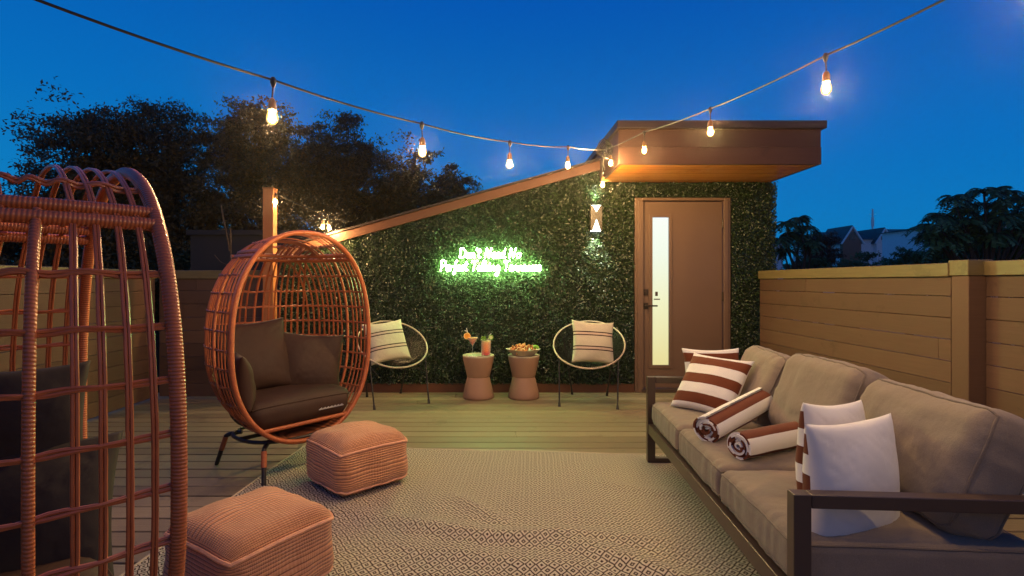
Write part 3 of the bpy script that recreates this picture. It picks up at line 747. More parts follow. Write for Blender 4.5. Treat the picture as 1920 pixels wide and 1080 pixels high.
for zz in [.36+.109*k for k in range(9)]+[1.43]:
    ph = phi_of(zz)
    for q in (0, 1):
        P = []
        for k in range(121):
            th = math.pi*k/120; P.append(SH(th, ph, (.0045 if q else -.0040)*math.sin(th*len(ths)*.98+q*2.2))+Vector((0, 0, .0022*math.sin(th*len(ths)+q*1.5)+(.0030 if q else -.0030))))
        m.tube(P, .0042, 6)
m.build('lattice', M['strand'], root)
m = MB()
for th in spine: m.tube([ribpt(th, math.radians(-70)+(PR+math.radians(70))*k/30) for k in range(31)], .0095, 8)
for zz, rr, of in ((1.343, .0145, .0), (1.371, .0145, .0), (.31, .013, 0)):
    ph = phi_of(zz); m.tube([SH(math.pi*k/60, ph, of) for k in range(61)], rr, 8)
m.tube([SH(math.pi*k/60, phi_of(.31), 0) for k in (0, 60)], .013, 8)
m.build('frame', M['rattan'], root)
m = MB(); ph0 = phi_of(.315)
m.grid(lambda u, v: SH(math.pi*u, -math.pi/2+(ph0+math.pi/2)*v, 0), 48, 10)
m.grid(lambda u, v: SH(math.pi*u, -math.pi/2+(ph0+math.pi/2)*v, -.012), 48, 10, flip=True)
m.build('woven_base', M['weave'], root)
m = MB(); by = .27
m.tube([(.30*math.copysign(abs(math.cos(a))**.8, math.cos(a)), by+.26*math.copysign(abs(math.sin(a))**.8, math.sin(a)), .222) for a in [2*math.pi*k/40 for k in range(40)]], .012, 8, closed=True)
m.bar((-.29, by, .222), (.29, by, .222), .02); m.build('base_ring', M['metal'], root)
for sx_ in (-1, 1):
    for sy_ in (-1, 1):
        P = cat_rom([(sx_*.20, by+sy_*.17, .218), (sx_*.262, by+sy_*.232, .20), (sx_*.275, by+sy_*.25, .16), (sx_*.303, by+sy_*.303, .0)], 8)
        m = MB(); m.tube(P, [.014]*(len(P)-1)+[.011], 10); lg = m.build('leg', M['metal'], root)
        m = MB(); m.tube(P[12:20], .0165, 10); m.build('rattan_wrap', M['rattan'], lg)
# seat cushion and thick upholstery
m, mp0 = rbox_mb(.37, .255, .085, .075, .03, 3, 18, .008)
def mp(p, f=mp0):
    q = f(p); k = max(0, q.y/.255); q.x *= (1-.36*k*k)*(.93+.07*q.z/.08); return q
m.v = [(x*(1-.36*max(0, y/.255)**2)*(.93+.07*z/.08), y, z) for x, y, z in m.v]
so = m.build('seat_cushion', M['velvet'], root, weld=True, loc=(0, .262, .385))
for p in so.data.polygons: p.use_smooth = True
wl = welt(mp, .37, .255, .07, 1, .005); wl.build('piping', M['velvet'], so)
index_kids()
c1 = root; c1['label'] = 'far egg chair standing on dark legs, opening towards the poufs, brown pillows inside'
CH2 = (-1.16, 3.35, 0, R(51.2)); c1.location = CH2[:3]; c1.rotation_euler = (0, 0, CH2[3])
c2 = copy_tree(root); c2['label'] = 'near rattan egg chair seen from its side, cut off by the left edge'
CH1 = (-.98, 1.40, 0, R(137.1)); c2.location = CH1[:3]; c2.rotation_euler = (0, 0, CH1[3]); c2.scale = (1, 1, .98)
def inchair(CH, x, y_, z):
    a = CH[3]; return Vector((CH[0]+x*math.cos(a)-y_*math.sin(a), CH[1]+x*math.sin(a)+y_*math.cos(a), z+CH[2]))
def dirc(CH, x, y_, z):
    a = CH[3]; return Vector((x*math.cos(a)-y_*math.sin(a), x*math.sin(a)+y_*math.cos(a), z))
def chair_pillows(CH, who, sd):
    for (c_, rt, up, w_, t, lb) in (
        ((-.13, .43, .70), (1, -.12, .05), (.0, .38, 1), .50, .17, 'largest brown velvet pillow at the back of the %s egg chair'),
        ((.22, .32, .62), (.86, -.45, -.10), (-.1, .35, 1), .44, .15, 'square brown velvet pillow on the right inside the %s egg chair'),
        ((-.335, .17, .60), (.3, .95, 0), (-.12, .0, 1), .33, .13, 'small brown pillow tucked against the left side of the %s egg chair')):
        pillow('velvet_pillow', M['velvet'], inchair(CH, *c_), dirc(CH, *rt), dirc(CH, *up), w_, None, t, lb % who, 'pillows in the egg chairs', sd, sag=.15, wr=.012); sd += 3
chair_pillows(CH2, 'far', 2)
GP = 'pillows in the egg chairs'
M['velvet_shaded'] = plain('shaded_brown_velvet', (.018, .012, .010), .8, .3, 9, .4, 30, dist=.004)  # brown velvet again, with the shade inside the near chair put into its colour
def near_pillow(c_, rt, up, w_, t, lb, sd): pillow('velvet_pillow', M['velvet_shaded'], inchair(CH1, *c_), dirc(CH1, *rt), dirc(CH1, *up), w_, None, t, lb, GP, sd, sag=.15, wr=.012)
near_pillow((-.10, .43, .70), (1, -.12, .05), (0, .38, 1), .48, .17, 'shaded brown velvet back pillow at the left frame edge inside the near egg chair', 21)
near_pillow((.30, .20, .77), (.25, .95, 0), (.12, 0, 1), .38, .13, 'upper shaded brown velvet pillow seen through the mesh of the near egg chair', 24)
near_pillow((.19, .17, .56), (.30, .92, 0), (.42, 0, .86), .42, .17, 'lower shaded brown velvet pillow seen through the mesh of the near egg chair', 27)
# small pale stitched strip on the seat edge of the far chair
m = MB()
for k in range(22):
    a = (.08+.0085*k); h_ = .0045+.003*((k*7) % 3)
    m.box(a, a+.004, -.0045, -.0025, -.004, h_-.002)
st = m.build('care_label', M['white'], c1, smooth=False, loc=(0, 0, .375))

# ---------------------------------------------------------------- round string chairs
def ringpt(a, r=.35, cz=.575, tilt=R(35.5), dz=0, dy=0):
    x, q = r*math.cos(a), r*math.sin(a)
    return Vector((x, q*math.cos(tilt)+dy, cz+q*math.sin(tilt)+dz))
root = empty('round_chair', (0, 0, 0), 0, cat='chair', group='round cord chairs at the hedge wall')
nrm = Vector((0, math.sin(R(35.5)), -math.cos(R(35.5))))
m = MB(); m.tube([ringpt(2*math.pi*k/72) for k in range(72)], .0085, 8, closed=True); m.build('ring', M['cordmetal'], root)
m = MB(); inner = [ringpt(2*math.pi*k/36, .085)+nrm*.15+Vector((0, .02, 0)) for k in range(36)]
m.tube(inner, .005, 6, closed=True)
for k in range(76):
    a = 2*math.pi*(k+.5)/76; p = ringpt(a, .349); q = ringpt(a, .085)+nrm*.15+Vector((0, .02, 0)); mid = (p+q)/2+nrm*.035
    m.tube([p, (p*.6+mid*.55-(p*.15)) if False else p.lerp(mid, .5)+nrm*.008, mid, q.lerp(mid, .5)+nrm*.004, q], .0026, 4)
m.build('cord_seat', M['metal'], root)
for (x, y_, a) in ((-.27, -.30, 215), (.27, -.30, 325), (-.18, .30, 150), (.18, .30, 30)):
    p = ringpt(R(a), .345)
    if y_ > 0: p = ringpt(R(a), .30)+nrm*.06
    m = MB(); m.tube([p, p.lerp(Vector((x, y_, 0)), .5), (x, y_, .004)], [.0075, .0075, .0075], 8); lg = m.build('leg', M['metal'], root)
    m = MB(); m.tube([(x, y_, 0), Vector((x, y_, 0)).lerp(p, .09)], [.014, .010], 8); m.build('foot_cap', M['metal'], lg)
m = MB(); m.tube([Vector((-.24, -.28, .0))*1+Vector((0, 0, .32)), (-.17, .27, .33)], .006, 6); m.build('brace', M['metal'], root)
m = MB(); m.tube([(.24, -.28, .32), (.17, .27, .33)], .006, 6); m.build('brace', M['metal'], root)
index_kids()
root['label'] = 'round cord chair beside the door, right of the two side tables'
root.location = (.965, 5.33, 0); root.rotation_euler = (0, 0, R(-11.5))
cL = copy_tree(root); cL['label'] = 'round cord chair half hidden behind the far egg chair'
cL.location = (-1.00, 5.36, 0); cL.rotation_euler = (0, 0, R(28))
pillow('cream_pillow', M['cream'], (.98, 5.19, .605), (.988, .128, -.08), (.09, .28, .95), .43, .42, .15, 'cream pillow with dark paired lines on the round chair beside the door', 'cream pillows on the round chairs', 4, wr=.01)
pillow('cream_pillow', M['cream'], (-1.04, 5.25, .605), (.80, .60, .08), (-.27, .30, .92), .43, .42, .15, 'cream pillow with dark paired lines on the round chair behind the egg chair', 'cream pillows on the round chairs', 9, wr=.01)

# ---------------------------------------------------------------- side tables, drinks, bowl
def side_table(px, label):
    r = empty('side_table', (WX(px, 5.5), 5.5, 0), 0, label=label, cat='side table', group='hourglass side tables')
    m = MB(); m.lathe([(.150, 0), (.158, .008), (.158, .03), (.150, .08), (.118, .205), (.114, .219), (.117, .221), (.120, .232), (.150, .36), (.160, .412), (.160, .425)], 48); m.build('body', M['table'], r)
    m = MB(); m.lathe([(.160, .4255), (.1625, .430), (.1625, .438), (.159, .442), (.150, .441), (.146, .437), (.02, .437), (.0, .437)], 48); m.build('table_top', M['tabletop'], r)
    return r
t1 = side_table(897, 'clay hourglass side table carrying the two cocktails'); t2 = side_table(982, 'clay hourglass side table carrying the snack bowl')
gl = NT('clear_glass'); gl.col((.9, .95, .9), .05, .5); tb = gl.n('BsdfTransparent'); ms = gl.n('MixShader'); lw_ = gl.n('LayerWeight'); lw_.inputs[0].default_value = .35
fc = gl.math('MULTIPLY_ADD', lw_.outputs[1], .45, .06); gl.l(fc, ms.inputs[0]); gl.l(tb.outputs[0], ms.inputs[1]); gl.l(gl.b.outputs[0], ms.inputs[2]); gl.l(ms.outputs[0], gl.t.nodes['Material Output'].inputs[0]); M['glass'] = gl.m
def liquid(name, z0, z1, stops):
    s = NT(name); g_ = s.sep(s.obj()); f_ = s.math('DIVIDE', s.math('SUBTRACT', g_[2], z0), z1-z0); c_ = s.ramp(f_, stops); s.col(c_, .2, .5)
    return s.m
M['drinkA'] = liquid('sunrise_cocktail', .11, .185, [(0, (.75, .02, .01)), (.45, (.9, .12, .03)), (1, (1, .42, .18))])
M['drinkB'] = liquid('layered_cocktail', .0, .15, [(0, (.75, .02, .01)), (.15, (.85, .04, .01)), (.3, (.95, .22, .03)), (.7, (1, .36, .10)), (1, (.85, .6, .22))])
s = NT('orange_slice'); u = s.sep(s.obj()); rr_ = s.math('SQRT', s.math('ADD', s.math('MULTIPLY', u[0], u[0]), s.math('MULTIPLY', u[2], u[2]))); s.col(s.mix(s.math('GREATER_THAN', rr_, .027), (.95, .42, .05), (1, .68, .25)), .4); M['orange'] = s.m
s = NT('lime_slice'); u = s.sep(s.obj()); rr_ = s.math('SQRT', s.math('ADD', s.math('MULTIPLY', u[0], u[0]), s.math('MULTIPLY', u[2], u[2]))); s.col(s.mix(s.math('GREATER_THAN', rr_, .017), (.70, .78, .38), (.25, .5, .06)), .4); M['lime'] = s.m
M['green'] = plain('herb_green', (.22, .42, .05), .5, .3)
zt = .4375
r = empty('cocktail', (WX(886, 5.42), 5.42, zt), 0, label='stemmed martini glass of red orange cocktail with an orange slice', cat='drink')
m = MB(); m.lathe([(.040, 0), (.040, .002), (.008, .008), (.0042, .02), (.0038, .098), (.006, .106), (.058, .192), (.0595, .192), (.0575, .1925), (.004, .110)], 32, cap1=False); m.build('glass', M['glass'], r)
m = MB(); m.lathe([(.003, .113), (.0535, .1875), (.0, .1875)], 32); m.build('drink', M['drinkA'], r)
m = MB(); m.tube([(0, -.003, 0), (0, .003, 0)], .036, 24); o = m.build('orange_slice', M['orange'], r, loc=(-.054, -.01, .205))
m = MB(); m.tube([(-.02, 0, .17), (-.055, 0, .26)], .0022, 6); m.tube([(-.05, 0, .25), (-.082, 0, .262)], .004, 6); m.tube([(-.055, 0, .252), (-.062, 0, .288)], .003, 6); m.build('pick', M['white'], r)
r = empty('cocktail', (WX(911, 5.45), 5.45, zt), 0, label='tall tumbler of orange cocktail with mint and a lime slice', cat='drink')
m = MB(); m.lathe([(.040, 0), (.047, .006), (.053, .17), (.0505, .17), (.0445, .01), (.0, .01)], 32, cap1=False); m.build('glass', M['glass'], r)
m = MB(); m.lathe([(.0, .0), (.043, .0), (.0478, .142), (.0, .142)], 32, cap0=False); m.build('drink', M['drinkB'], r, loc=(0, 0, .011))
m = MB(); m.tube([(0, -.003, 0), (0, .003, 0)], .026, 24); m.build('lime_slice', M['lime'], r, loc=(.052, -.01, .19))
m = MB(); m.tube([(.01, 0, .12), (.032, 0, .205), (.055, 0, .228)], .0032, 6); m.build('straw', M['white'], r)
n = 60; P = np.random.randn(n, 3)*np.array([.012, .01, .012])+np.array([-.026, -.005, .172]); lf = leaf_mesh('mint', P, np.random.randn(n, 3), .022, M['green'], r, .6)
r = empty('snack_bowl', (WX(981, 5.45), 5.45, zt+.001), R(40), label='square clay bowl heaped with crisps, nuts and a lime wedge', cat='bowl')
def sq(a, r_): c_, s_ = math.cos(a), math.sin(a); return r_*math.copysign(abs(c_)**.55, c_), r_*math.copysign(abs(s_)**.55, s_)
m = MB(); prof = [(.0, 0), (.078, 0), (.09, .006), (.150, .068), (.153, .070), (.148, .069), (.085, .012), (0, .010)]
m.grid(lambda u, v: (lambda i, f_: (*sq(2*math.pi*u, prof[i][0]*(1-f_)+prof[min(i+1, 7)][0]*f_), prof[i][1]*(1-f_)+prof[min(i+1, 7)][1]*f_))(int(v*7), v*7-int(v*7)), 48, 7, wrapu=True)
m.build('bowl', M['ceramic'], r)
s = NT('crisps'); i_ = s.island(); s.col(s.ramp(i_, [(0, (.10, .02, .01)), (.35, (.45, .10, .03)), (.7, (.75, .35, .12)), (1, (.85, .60, .32))]), .6); M['crisp'] = s.m
m = MB()
for k in range(90):
    a, q = random.uniform(0, 6.28), random.random()**.6; x, y_ = sq(a, .118*q); z = .055+.05*(1-q*q)+random.uniform(-.01, .012)
    d_ = Vector((random.uniform(-1, 1), random.uniform(-1, 1), random.uniform(.0, 1.2))).normalized()*random.uniform(.012, .03); c_ = Vector((x, y_, z))
    m.tube([c_-d_, c_+d_*.2+Vector((0, 0, .004)), c_+d_], [.007, .011, .004], 6)
m.build('crisps', M['crisp'], r)
m = MB(); P = cat_rom([(-.04, 0, 0), (0, -.0, .018), (.04, 0, 0)], 4); m.tube(P, [.003]+[.016]*(len(P)-2)+[.003], 8); lw = m.build('lime_wedge', M['green'], r, loc=(.085, -.085, .078)); lw.rotation_euler = (0, 0, R(-40))

# ---------------------------------------------------------------- sofa
SA = R(-3.98); SO = Vector((.880, 1.555, .012))
sofa = empty('sofa', SO, SA, label='long three seat taupe sofa with bronze metal frame against the right hand fence', cat='sofa')
SL, SD = 1.975, .82
for nm, y0_ in (('arm', 0), ('arm', SL-.045)):
    m = MB(); m.box(0, .05, y0_, y0_+.045, 0, .558); m.box(.0505, SD-.0505, y0_, y0_+.045, .518, .558); m.box(SD-.05, SD, y0_, y0_+.045, 0, .655); m.box(.0505, SD-.0505, y0_+.002, y0_+.043, .0, .03)
    m.build('arm', M['bronze'], sofa, smooth=False, bevel=.003)
m = MB(); m.box(.004, .044, .0455, SL-.0455, .19, .255); m.box(SD-.045, SD-.005, .0455, SL-.0455, .19, .255)
for k in range(7): yk = .1+k*(SL-.25)/6; m.box(.045, SD-.046, yk, yk+.05, .225, .25)
m.build('seat_frame', M['bronze'], sofa, smooth=False, bevel=.003)
m = MB(); m.box(SD-.045, SD-.005, .0455, SL-.0455, .61, .655)
for k in range(8): yk = .12+k*(SL-.30)/7; m.box(SD-.035, SD-.015, yk, yk+.04, .256, .609)
m.build('back_frame', M['bronze'], sofa, smooth=False, bevel=.003)
cw = (SL-.09-.01)/3
for k in range(3):
    yc = .048+cw*(k+.5)
    m, mp = rbox_mb(.36, cw/2-.002, .071, .042, .02, k*5.3, 40, .006, pleat=.006)
    o = m.build('seat_cushion', M['sofa'], sofa, weld=True, loc=(.378, yc, .332)); [setattr(p, 'use_smooth', True) for p in o.data.polygons]
    welt(mp, 1, 1, 1, 1, .0042).build('piping', M['piping'], o); welt(mp, 1, 1, 1, -1, .0042).build('piping', M['piping'], o)
for k, (tl, dx, dz, yw) in enumerate(((22, .0, .0, 0), (20, .0, .02, 4), (24, -.01, -.015, -12))):
    yc = .048+cw*(k+.5)
    m, mp = rbox_mb(.205, cw/2-.004, .095, .075, .014, 20+k*4.1, 36, .010, pleat=.006)
    # local z of the cushion is its thickness; stand it up and lean it back
    o = m.build('back_cushion', M['sofa'], sofa, weld=True); [setattr(p, 'use_smooth', True) for p in o.data.polygons]
    o.location = (.610+dx, yc, .40+.19+dz); o.rotation_euler = Matrix.Rotation(R(yw*.5), 3, 'Z').to_4x4().to_3x3().to_euler()
    Rm = Matrix.Rotation(R(yw*.4), 4, 'Z') @ Matrix.Rotation(R(-90+tl), 4, 'Y'); o.rotation_euler = Rm.to_euler()
    welt(mp, 1, 1, 1, 1, .0042).build('piping', M['piping'], o); welt(mp, 1, 1, 1, -1, .0042).build('piping', M['piping'], o)
# toss pillows
G1 = 'rust striped toss pillows on the sofa'
pillow('striped_pillow', M['stripe'], (1.405, 3.40, .59), (1, 0, 0), (.03, .2, 1), .37, .36, .13, 'rust and white striped pillow leaning on the far arm, behind the other one', G1, 31)
pillow('striped_pillow', M['stripe'], (1.30, 3.17, .582), (.56, -.82, -.02), (.50, .32, .80), .40, .39, .14, 'rust and white striped pillow lying in front of the farthest pillow near the rolled towels', G1, 33)
pillow('striped_pillow', M['stripe'], (1.235, 1.935, .572), (-.863, -.483, .08), (.12, .10, .98), .38, .37, .15, 'white backed pillow with rust striped front, standing behind the big white one', G1, 35)
pillow('striped_pillow', M['stripe'], (1.158, 1.72, .555), (-.935, -.354, 0), (.04, .05, 1), .40, .39, .16, 'white backed pillow nearest the camera, standing behind the near sofa arm', G1, 37, sag=.2)
# rolled towels
def towel(c, e_, r0, label, seed):
    c, e_ = Vector(c), Vector(e_); ax = (e_-c); L = ax.length; ax.normalize(); rt = Vector((0, 0, 1)).cross(ax).normalized(); up = ax.cross(rt)
    m = MB(); turns = 5.2; n_ = 150; th_ = .0095; pts = []; s_ = 0; prev = None; S_ = []
    for k in range(n_+1):
        a = 2*math.pi*turns*(1-k/n_)+seed; rr = r0-(r0-.008)*(k/n_)+.0012*math.sin(a*3+seed)
        p = Vector((rr*math.cos(a), rr*math.sin(a)*.93))
        if prev is not None: s_ += (p-prev).length
        prev = p; pts.append((p, rr)); S_.append(s_)
    def f(side):
        def g_(u, v):
            k = min(n_, int(round(u*n_))); p, rr = pts[k]; q = p*(1-(side*th_/2)/max(rr, .01))
            bulge = .006*math.sin(u*23+seed)*(abs(v-.5)*2)**6
            return c+rt*q.x+up*q.y+ax*(v*L+(bulge if v > .5 else -bulge))+Vector((0, 0, .003*noise.noise(Vector((u*8, v*4, seed)))))
        return g_
    uvf = lambda u, v: (S_[min(n_, int(round(u*n_)))], v)
    m.grid(f(-1), n_, 10, uvf=uvf); m.grid(f(1), n_, 10, uvf=uvf, flip=True)
    for vend, fl in ((0, True), (1, False)):
        m.grid(lambda u, v, ve=vend: f(-1)(u, ve).lerp(f(1)(u, ve), v), n_, 1, uvf=lambda u, v: (S_[min(n_, int(round(u*n_)))]+.03*math.sin(u*40), v), flip=fl)
    b_ = MB.build(m, 'rolled_towel', M['towel']); tag(b_, label, 'towel', 'rolled towels on the sofa'); return b_
towel((1.03, 2.56, .480), (1.53, 2.93, .565), .068, 'longer rolled rust striped towel, propped against the back cushion', .3)
towel((1.065, 2.31, .478), (1.45, 2.50, .480), .064, 'shorter rolled rust striped towel lying flat in front', 2.2)

# ---------------------------------------------------------------- thin haze added to put a glow round the lamps
hz = MB(); hz.box(-225, 225, -65, 245, -8, 10.6); hm = bpy.data.materials.new('lamp_glow_haze'); hm.use_nodes = True; ht = hm.node_tree; ht.nodes.clear()
ho = ht.nodes.new('ShaderNodeOutputMaterial'); pv = ht.nodes.new('ShaderNodeVolumePrincipled'); pv.inputs['Color'].default_value = (.95, .95, .97, 1); pv.inputs['Density'].default_value = .0020; pv.inputs['Anisotropy'].default_value = .965
ht.links.new(pv.outputs[0], ho.inputs['Volume']); tag(hz.build('added_glow_haze', hm, smooth=False), kind='stuff')
# ================================================================= TREES
def clumps(c, rad, n, seed):
    rs = np.random.RandomState(seed); out = []
    while len(out) < n:
        p = rs.uniform(-1, 1, 3); q = np.linalg.norm(p)
        if q < 1 and q > .25: out.append(np.array(c)+p*np.array(rad))
    return out, rs
def tree(name, base, c, rad, ncl, nleaf, size, mat, label, cat, group, seed, cr=.175, trunk=.16, gap=.0, flat=.6):
    r = empty(name, base, 0, label=label, cat=cat, group=group); b0 = Vector(base)
    ncl = int(ncl*1.3); nleaf = int(nleaf*2.4); size *= .98
    C_, rs = clumps(c, rad, ncl, seed); Rm_ = float(np.mean(rad))
    m = MB(); c0 = Vector(c)-Vector((0, 0, rad[2]*.8)); top = Vector(c)+Vector((0, 0, rad[2]*.4))
    P = cat_rom([(0, 0, 0), (c0-b0)*.5+Vector((.1, 0, 0)), c0-b0, top-b0], 5)
    m.tube(P, [trunk*(1-.75*i/(len(P)-1)) for i in range(len(P))], 8)
    m.build('trunk', M['bark'], r)
    m = MB()
    for q in C_:
        q = Vector(q); t = max(.0, min(1, (q.z-c0.z)/(top.z-c0.z)*.7)); s0 = c0.lerp(top, t*.7); mid = s0.lerp(q, .5)+Vector((0, 0, .12*Rm_))
        m.tube([s0-b0, mid-b0, q-b0], [trunk*.28, trunk*.15, trunk*.04], 5, cap=False)
    m.build('limbs', M['bark'], r)
    per = nleaf//ncl; PP = []
    for q in C_:
        s_ = cr*Rm_*rs.uniform(.7, 1.4); sub = rs.randn(9, 3)*s_*np.array([1.1, 1.1, flat])
        idx = rs.randint(0, 9, per); PP.append(q+sub[idx]+rs.randn(per, 3)*s_*.42*np.array([1.1, 1.1, flat]))
    PP = np.concatenate(PP)-np.array(base)
    N = rs.randn(len(PP), 3)+np.array([0, 0, .7])
    leaf_mesh('crown', PP, N, size, mat, r, .42)
    return r
TG = 'trees beyond the left fence'
def PT(px, py, Y): return ((px-923)/1000*Y, Y, 1.19-(py-529)/1000*Y)
def tr(px0, px1, py0, py1, Y, ncl, nl, size, mat, label, seed, group=TG, cat='tree', name='leafy_tree', dep=.8, **k):
    x0, _, z1 = PT(px0, py0, Y); x1, _, z0 = PT(px1, py1, Y); c_ = ((x0+x1)/2, Y, (z0+z1)/2); rad = ((x1-x0)/2, (x1-x0)/2*dep, (z1-z0)/2)
    return tree(name, (c_[0], Y, -6), c_, rad, ncl, nl, size, mat, label, cat, group, seed, **k)
tr(62, 335, 220, 530, 14, 60, 26000, .10, M['leafL'], 'dark broad tree at far left above the near egg chair', 11)
tr(170, 420, 190, 540, 15.5, 60, 24000, .10, M['leafL'], 'tallest dark tree, second from the left', 12)
tr(380, 600, 205, 540, 14, 60, 24000, .10, M['leafL'], 'brown leaved tree right behind the wooden post', 13)
tr(540, 750, 220, 520, 15, 54, 20000, .10, M['leafL'], 'rounded tree behind the low end of the sloped roof', 14)
tr(690, 868, 290, 500, 15, 40, 11000, .10, M['leafL'], 'smallest feathery tree at the right end of the left group, over the roof line', 15)
tr(-160, 130, 425, 570, 12, 34, 12000, .09, M['leafL'], 'low dark tree at the left edge behind the near egg chair', 16)
tr(100, 420, 430, 600, 11.5, 40, 14000, .09, M['leafL'], 'low dark thicket just above the left fence', 17, cat='shrub', name='shrub')
SG = 'shrubs and trees beyond the right fence'
def sh(*a, **k): return tr(*a, group=SG, cat='shrub', name='shrub', **k)
sh(1475, 1555, 480, 560, 15, 22, 6000, .07, M['leafG'], 'low green shrub beside the hedge wall beyond the fence', 21)
sh(1508, 1566, 436, 520, 20, 24, 6500, .09, M['leafRed'], 'reddish brown bush between the hedge wall and the gabled house', 22)
sh(1550, 1655, 482, 560, 15, 26, 8000, .07, M['leafG'], 'dark green bush in front of the gabled house', 23)
sh(1645, 1760, 474, 560, 14, 30, 9500, .07, M['leafG'], 'green bush to the right of the gabled house', 24)
sh(1715, 1860, 440, 560, 13, 34, 10500, .065, M['leafR'], 'dense green bush below the tall sumac', 25)
sh(1830, 1990, 420, 560, 12, 34, 10500, .065, M['leafR'], 'dense green bush at the right edge of the picture', 26)
# sumac-like plants with tufts of long drooping compound leaves
def sumac(label, px, Y, tufts, seed, fr=.42, lean=None):
    rs = random.Random(seed); bx_ = PT(px, 529, Y)[0]; b0 = Vector((bx_, Y, -6)); r = empty('sumac_tree', b0, 0, label=label, cat='tree', group=SG)
    m = MB(); PP = []; NN = []; UU = []
    fork = Vector((bx_, Y, PT(px, 520, Y)[2]-.3))
    m.tube([(0, 0, 0), (fork-b0)*.5+Vector((.1, 0, 0)), fork-b0], [.12, .09, .06], 7)
    for (tx, ty, dY) in tufts:
        q = Vector(PT(tx, ty, Y+dY)); mid = fork.lerp(q, .55)+Vector((rs.uniform(-.15, .15), 0, -.1))
        m.tube(cat_rom([fork-b0, mid-b0, q-b0], 4), [.035]*3+[.025]*3+[.02]*3, 6)
        for k in range(17):
            a = rs.uniform(0, 6.28); el = rs.uniform(-.1, .9); L = fr*rs.uniform(.7, 1.2); dh = Vector((math.cos(a), math.sin(a), 0))
            P = []
            for j in range(11):
                t = (j+1)/11; P.append(q+dh*L*t*math.cos(el)+Vector((0, 0, L*(math.sin(el)*t-.75*t*t))))
            m.tube([q-b0]+[p-b0 for p in P[::3]], .006, 4, cap=False)
            for j, p in enumerate(P):
                t = (P[min(j+1, 10)]-P[max(j-1, 0)]).normalized(); sd = t.cross(Vector((0, 0, 1))).normalized()
                for sg in (-1, 1):
                    dv = (sd*sg+t*.45+Vector((0, 0, -.35))).normalized(); PP.append(p+dv*.06-b0); UU.append(dv); NN.append(dv.cross(t).normalized()*sg+Vector((0, 0, .2)))
    m.build('trunk', M['bark'], r)
    leaf_mesh('crown', np.array([tuple(p) for p in PP]), np.array([tuple(p) for p in NN]), .13, M['leafR'], r, .32, np.array([tuple(p) for p in UU]))
sumac('slender sumac with a few drooping tufts just right of the hedge wall', 1505, 13, [(1475, 420, 0), (1497, 410, 0), (1512, 425, .3), (1480, 440, .4), (1462, 448, 0), (1500, 445, .3), (1520, 455, 0), (1470, 470, .2)], 3, .34)
sumac('tall sumac with many drooping tufts at the upper right', 1850, 11, [(1788, 372, 0), (1800, 395, .4), (1845, 360, 0), (1868, 385, .3), (1890, 358, 0), (1915, 372, .2), (1940, 380, 0), (1760, 405, 0), (1825, 385, .5), (1780, 420, .3), (1815, 415, 0), (1845, 405, .4), (1875, 410, 0), (1905, 405, .2), (1750, 435, .2), (1790, 445, 0), (1830, 440, .3), (1865, 440, 0), (1900, 435, .3), (1930, 420, 0), (1735, 425, .2), (1770, 455, 0), (1940, 450, 0)], 5, .40)
sh(1765, 2000, 395, 560, 14, 34, 9000, .075, M['leafR'], 'broad dark leafy mass filling in behind the tall sumac', 27)
# bare whip above the near chair
m = MB(); P = [Vector(PT(px_, py_, 6.2)) for px_, py_ in ((414, 384), (419, 410), (425, 440), (430, 470), (433, 520))]; P.append(P[-1]-Vector((0, 0, 6.4)))
m.tube(cat_rom(P, 5), .009, 6); m.tube(cat_rom([Vector(PT(433, 498, 6.2)), Vector(PT(415, 492, 6.2)), Vector(PT(402, 478, 6.2))], 5), .005, 5)
tag(m.build('bare_sapling', M['bark']), 'thin bare stem standing up behind the left fence beside the far egg chair', 'plant')

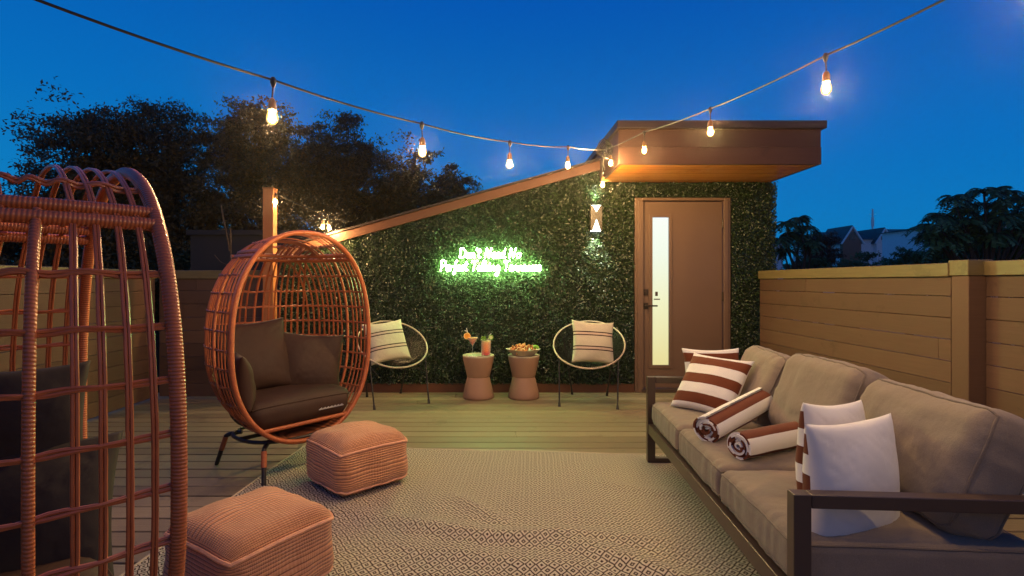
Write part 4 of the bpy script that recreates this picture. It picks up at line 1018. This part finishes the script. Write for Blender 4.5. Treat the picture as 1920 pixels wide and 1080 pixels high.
# ---------------------------------------------------------------- far houses
def house(name, px0, px1, pyr, pye, Y, wallm, roofm, label, gables=(), depth=8):
    x0, x1 = PT(px0, 0, Y)[0], PT(px1, 0, Y)[0]; zr, ze = PT(0, pyr, Y)[2], PT(0, pye, Y)[2]
    r = empty(name, ((x0+x1)/2, Y, -6), 0, label=label, cat='house', group='houses beyond the right fence'); W2 = (x1-x0)/2
    m = MB(); m.box(-W2, W2, 0, depth, 0, ze+6); m.build('wall', wallm, r, smooth=False)
    m = MB(); e_ = .3; m.add([(-W2-e_, -e_, ze+6), (W2+e_, -e_, ze+6), (W2+e_, depth+e_, ze+6), (-W2-e_, depth+e_, ze+6), (-W2-e_, depth/2, zr+6), (W2+e_, depth/2, zr+6)], [(0, 1, 5, 4), (2, 3, 4, 5), (0, 4, 3), (1, 2, 5), (3, 2, 1, 0)])
    m.build('roof', roofm, r, smooth=False)
    for (gp, gt, gw, mt) in gables:
        gx = PT(gp, 0, Y)[0]-(x0+x1)/2; gz = PT(0, gt, Y)[2]+6; hw = gw/2/1000*Y; gb = ze+6-.3
        m = MB(); m.add([(gx-hw, -.5, gb), (gx+hw, -.5, gb), (gx, -.5, gz-.05), (gx-hw, depth/2, gb), (gx+hw, depth/2, gb), (gx, depth/2, gz-.05)], [(0, 1, 2), (3, 5, 4), (0, 2, 5, 3), (1, 4, 5, 2)])
        m.box(gx-hw, gx+hw, -.5, 0, gb-3, gb); g_ = m.build('gable', mt, r, smooth=False)
        m = MB(); k_ = .22
        for sg in (-1, 1):
            m.bar((gx+sg*(hw+.25), -.62, gb-.25), (gx, -.62, gz+.05), .12, .22, up=(0, 1, 0)); 
        m.build('verge', M['stucco'], g_, smooth=False)
        m = MB()
        for sg in (-1, 1):
            a = Vector((gx+sg*(hw+.3), -.55, gb-.2)); b_ = Vector((gx, -.55, gz+.12)); d2 = Vector((0, depth/2+.4, 0))
            m.add([a, b_, b_+d2, a+d2, a+Vector((0, 0, .12)), b_+Vector((0, 0, .12)), b_+d2+Vector((0, 0, .12)), a+d2+Vector((0, 0, .12))], [(0, 1, 2, 3), (7, 6, 5, 4), (0, 4, 5, 1), (1, 5, 6, 2), (2, 6, 7, 3), (3, 7, 4, 0)])
        m.build('gable_roof', roofm, g_, smooth=False)
        m = MB(); m.box(gx-.35, gx+.35, -.54, -.505, gb+.2, gb+1.1); m.build('window', M['windowdark'], g_, smooth=False)
    return r
house('gabled_house', 1580, 1690, 429, 449, 60, M['stucco'], M['roofing'], 'white house with dark roof and two small gables above the bushes', ((1592, 427, 34, M['brick']), (1652, 431, 28, M['stucco'])))
house('far_house', 1684, 1760, 424, 442, 70, M['greyblock'], M['roofing'], 'long dark roofed house right of the gabled house')
house('far_house', 1555, 1584, 433, 452, 66, M['stucco'], M['teal'], 'small teal roofed house left of the gabled house')
house('far_house', 1425, 1468, 447, 451, 50, M['stucco'], M['roofing'], 'white flat fronted house showing beside the hedge wall')
house('far_house', 1800, 1935, 417, 420, 40, M['stucco'], M['greyblock'], 'pale house glimpsed through the tall sumac at the right')
a0 = PT(1636, 430, 62); m = MB(); H_ = PT(0, 392, 62)[2]
m.tube([(0, 0, 0), (0, 0, H_+6)], .09, 6); m.tube([(0, 0, H_+4.0), (0, 0, H_+5.0)], .16, 6); m.bar((-.4, 0, H_+5.4), (.4, 0, H_+5.4), .05)
tag(m.build('radio_mast', M['stucco'], loc=(a0[0], 62, -6)), 'thin radio mast rising behind the gabled house', 'mast')
bpy.context.view_layer.update()
